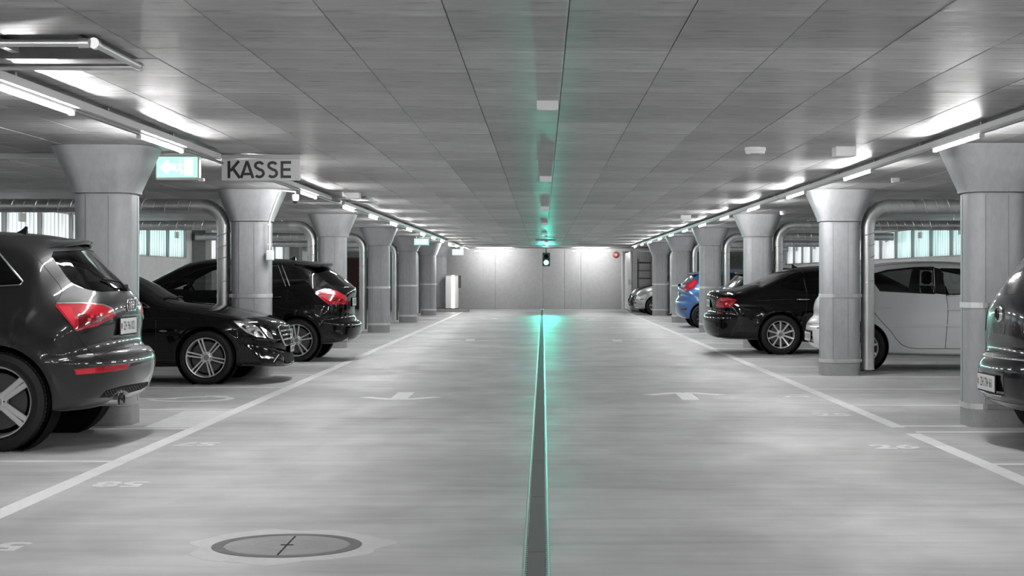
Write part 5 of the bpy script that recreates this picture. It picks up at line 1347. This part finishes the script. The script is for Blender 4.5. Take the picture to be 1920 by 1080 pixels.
# ---------------- dark SUV cut off by the right edge, its rear to the drive
sil = [(.60, .27, .08, 4), (.30, .28, .14, 3), (.10, .30, .30, 2.7), (.03, .38, .40, 2.5), (.005, .50, .44, 2.5), (.01, .60, .44, 2.5), (.04, .66, .42, 2.6), (.09, .72, .38, 2.7), (.085, .83, .38, 2.7), (.09, .95, .38, 2.7), (.10, 1.05, .40, 2.6), (.135, 1.15, .46, 2.5), (.21, 1.285, .5, 2.4), (.33, 1.44, .5, 2.4), (.46, 1.56, .42, 2.4), (.62, 1.63, .25, 2.4),
       (1.0, 1.67, .14, 2.4), (1.7, 1.685, .12, 2.4), (2.3, 1.66, .12, 2.4), (2.7, 1.58, .14, 2.4), (3.1, 1.36, .16, 2.4), (3.4, 1.14, .16, 2.6), (3.6, 1.08, .18, 2.6), (3.95, 1.0, .22, 2.6), (4.2, .90, .32, 2.5), (4.35, .74, .42, 2.5), (4.4, .55, .45, 2.5), (4.35, .34, .35, 2.6), (4.2, .24, .1, 3), (3.0, .21, .08, 4), (1.7, .21, .08, 4)]
c = Car('suv', 'charcoal SUV cut off by the right frame edge, its tail to the drive', 3.42, 13.12, False, sil, .92, PROF_SUV, [(0, .955), (.4, .985), (.9, 1), (3.4, 1), (4.0, .97), (4.4, .93)],
        [(.803, .352, .352), (3.403, .352, .352)], 'p_dark', creases=[([(0, 1.02), (1, 1.04), (4.6, .93)], .016, .02, .2, 4.2)])
c.cut(); c.finish()
for wpoly in ([(.80, 1.20), (.95, 1.48), (1.35, 1.52), (1.35, 1.16)], [(1.43, 1.15), (1.43, 1.525), (2.2, 1.515), (2.25, 1.13)], [(2.33, 1.13), (2.3, 1.51), (2.6, 1.46), (3.15, 1.14)]):
    c.patch('side_window', wpoly, c.side, 'gloss_black', .004, .003, 10, mirror=True)
c.patch('rear_window', [(-.60, 1.17), (0, 1.15), (.60, 1.17), (.56, 1.50), (0, 1.53), (-.56, 1.50)], c.end, 'gloss_black', .004, .002, 12)
lo = c.patch('tail_lamp', [(-.80, 1.04), (-.55, 1.05), (-.53, .86), (-.80, .82)], c.end, 'gloss_black', .02, .006, 10, mirror=True)
c.strip('lamp_trim', [(-.78, .85), (-.56, .875), (-.55, 1.02), (-.70, 1.03)], c.end, 'lamp_clear', .004, .009, parent=lo)
ex, _ = c.end(0, 1.0)
MB().lathe([(.002, -.022), (.055, -.02), (.062, -.012), (.066, 0)], (ex.x, 0, 1.0), 'x', 24).build('tailgate_badge', M['chrome'], c.root, 40)
MB().tube([(ex.x - .026, .045 * math.cos(t), 1.0 + .045 * math.sin(t)) for t in [2 * PI * q / 20 for q in range(21)]], .005, 6, False).tube([(ex.x - .026, -.03, 1.03), (ex.x - .026, -.012, .97), (ex.x - .026, 0, 1.0), (ex.x - .026, .012, .97), (ex.x - .026, .03, 1.03)], .005, 5).build('badge_letter', M['gloss_black'], c.root, 60)
c.patch('handle_recess', [(-.17, .93), (.17, .93), (.15, .85), (-.15, .85)], c.end, 'gloss_black', .01, .003, 8)
c.strip('chrome_bar', [(-.86, .675), (-.5, .672), (0, .67), (.5, .672), (.86, .675)], c.end, 'chrome', .008, .004, N=24, n=6)
c.strip('tailgate_gap', [(-.62, 1.12), (-.66, .9), (-.60, .73), (0, .715), (.60, .73), (.66, .9), (.62, 1.12)], c.end, 'seam', .004, .001, N=40)
c.patch('plate_recess', [(-.36, .57), (.36, .57), (.33, .38), (-.33, .38)], c.end, 'gloss_black', .01, .003, 10)
plate(c, .475, 'ZH 734 661', .0, .50, .12, .022)
c.strip('plate_trim', [(-.30, .395), (0, .39), (.30, .395)], c.end, 'chrome', .006, .012, n=6)
c.patch('diffuser', [(-.6, .345), (.6, .345), (.5, .29), (-.5, .29)], c.end, 'dark_metal', .01, .003, 10)
spoiler(c, .68, .38, .60, 1.63, 1.59, .03, curve=.12, drop=.05)
wheels4(c, .26, dict(n=5, w0=.06, w1=.06, dish=.03, rot=.2), .235, 'alloy')
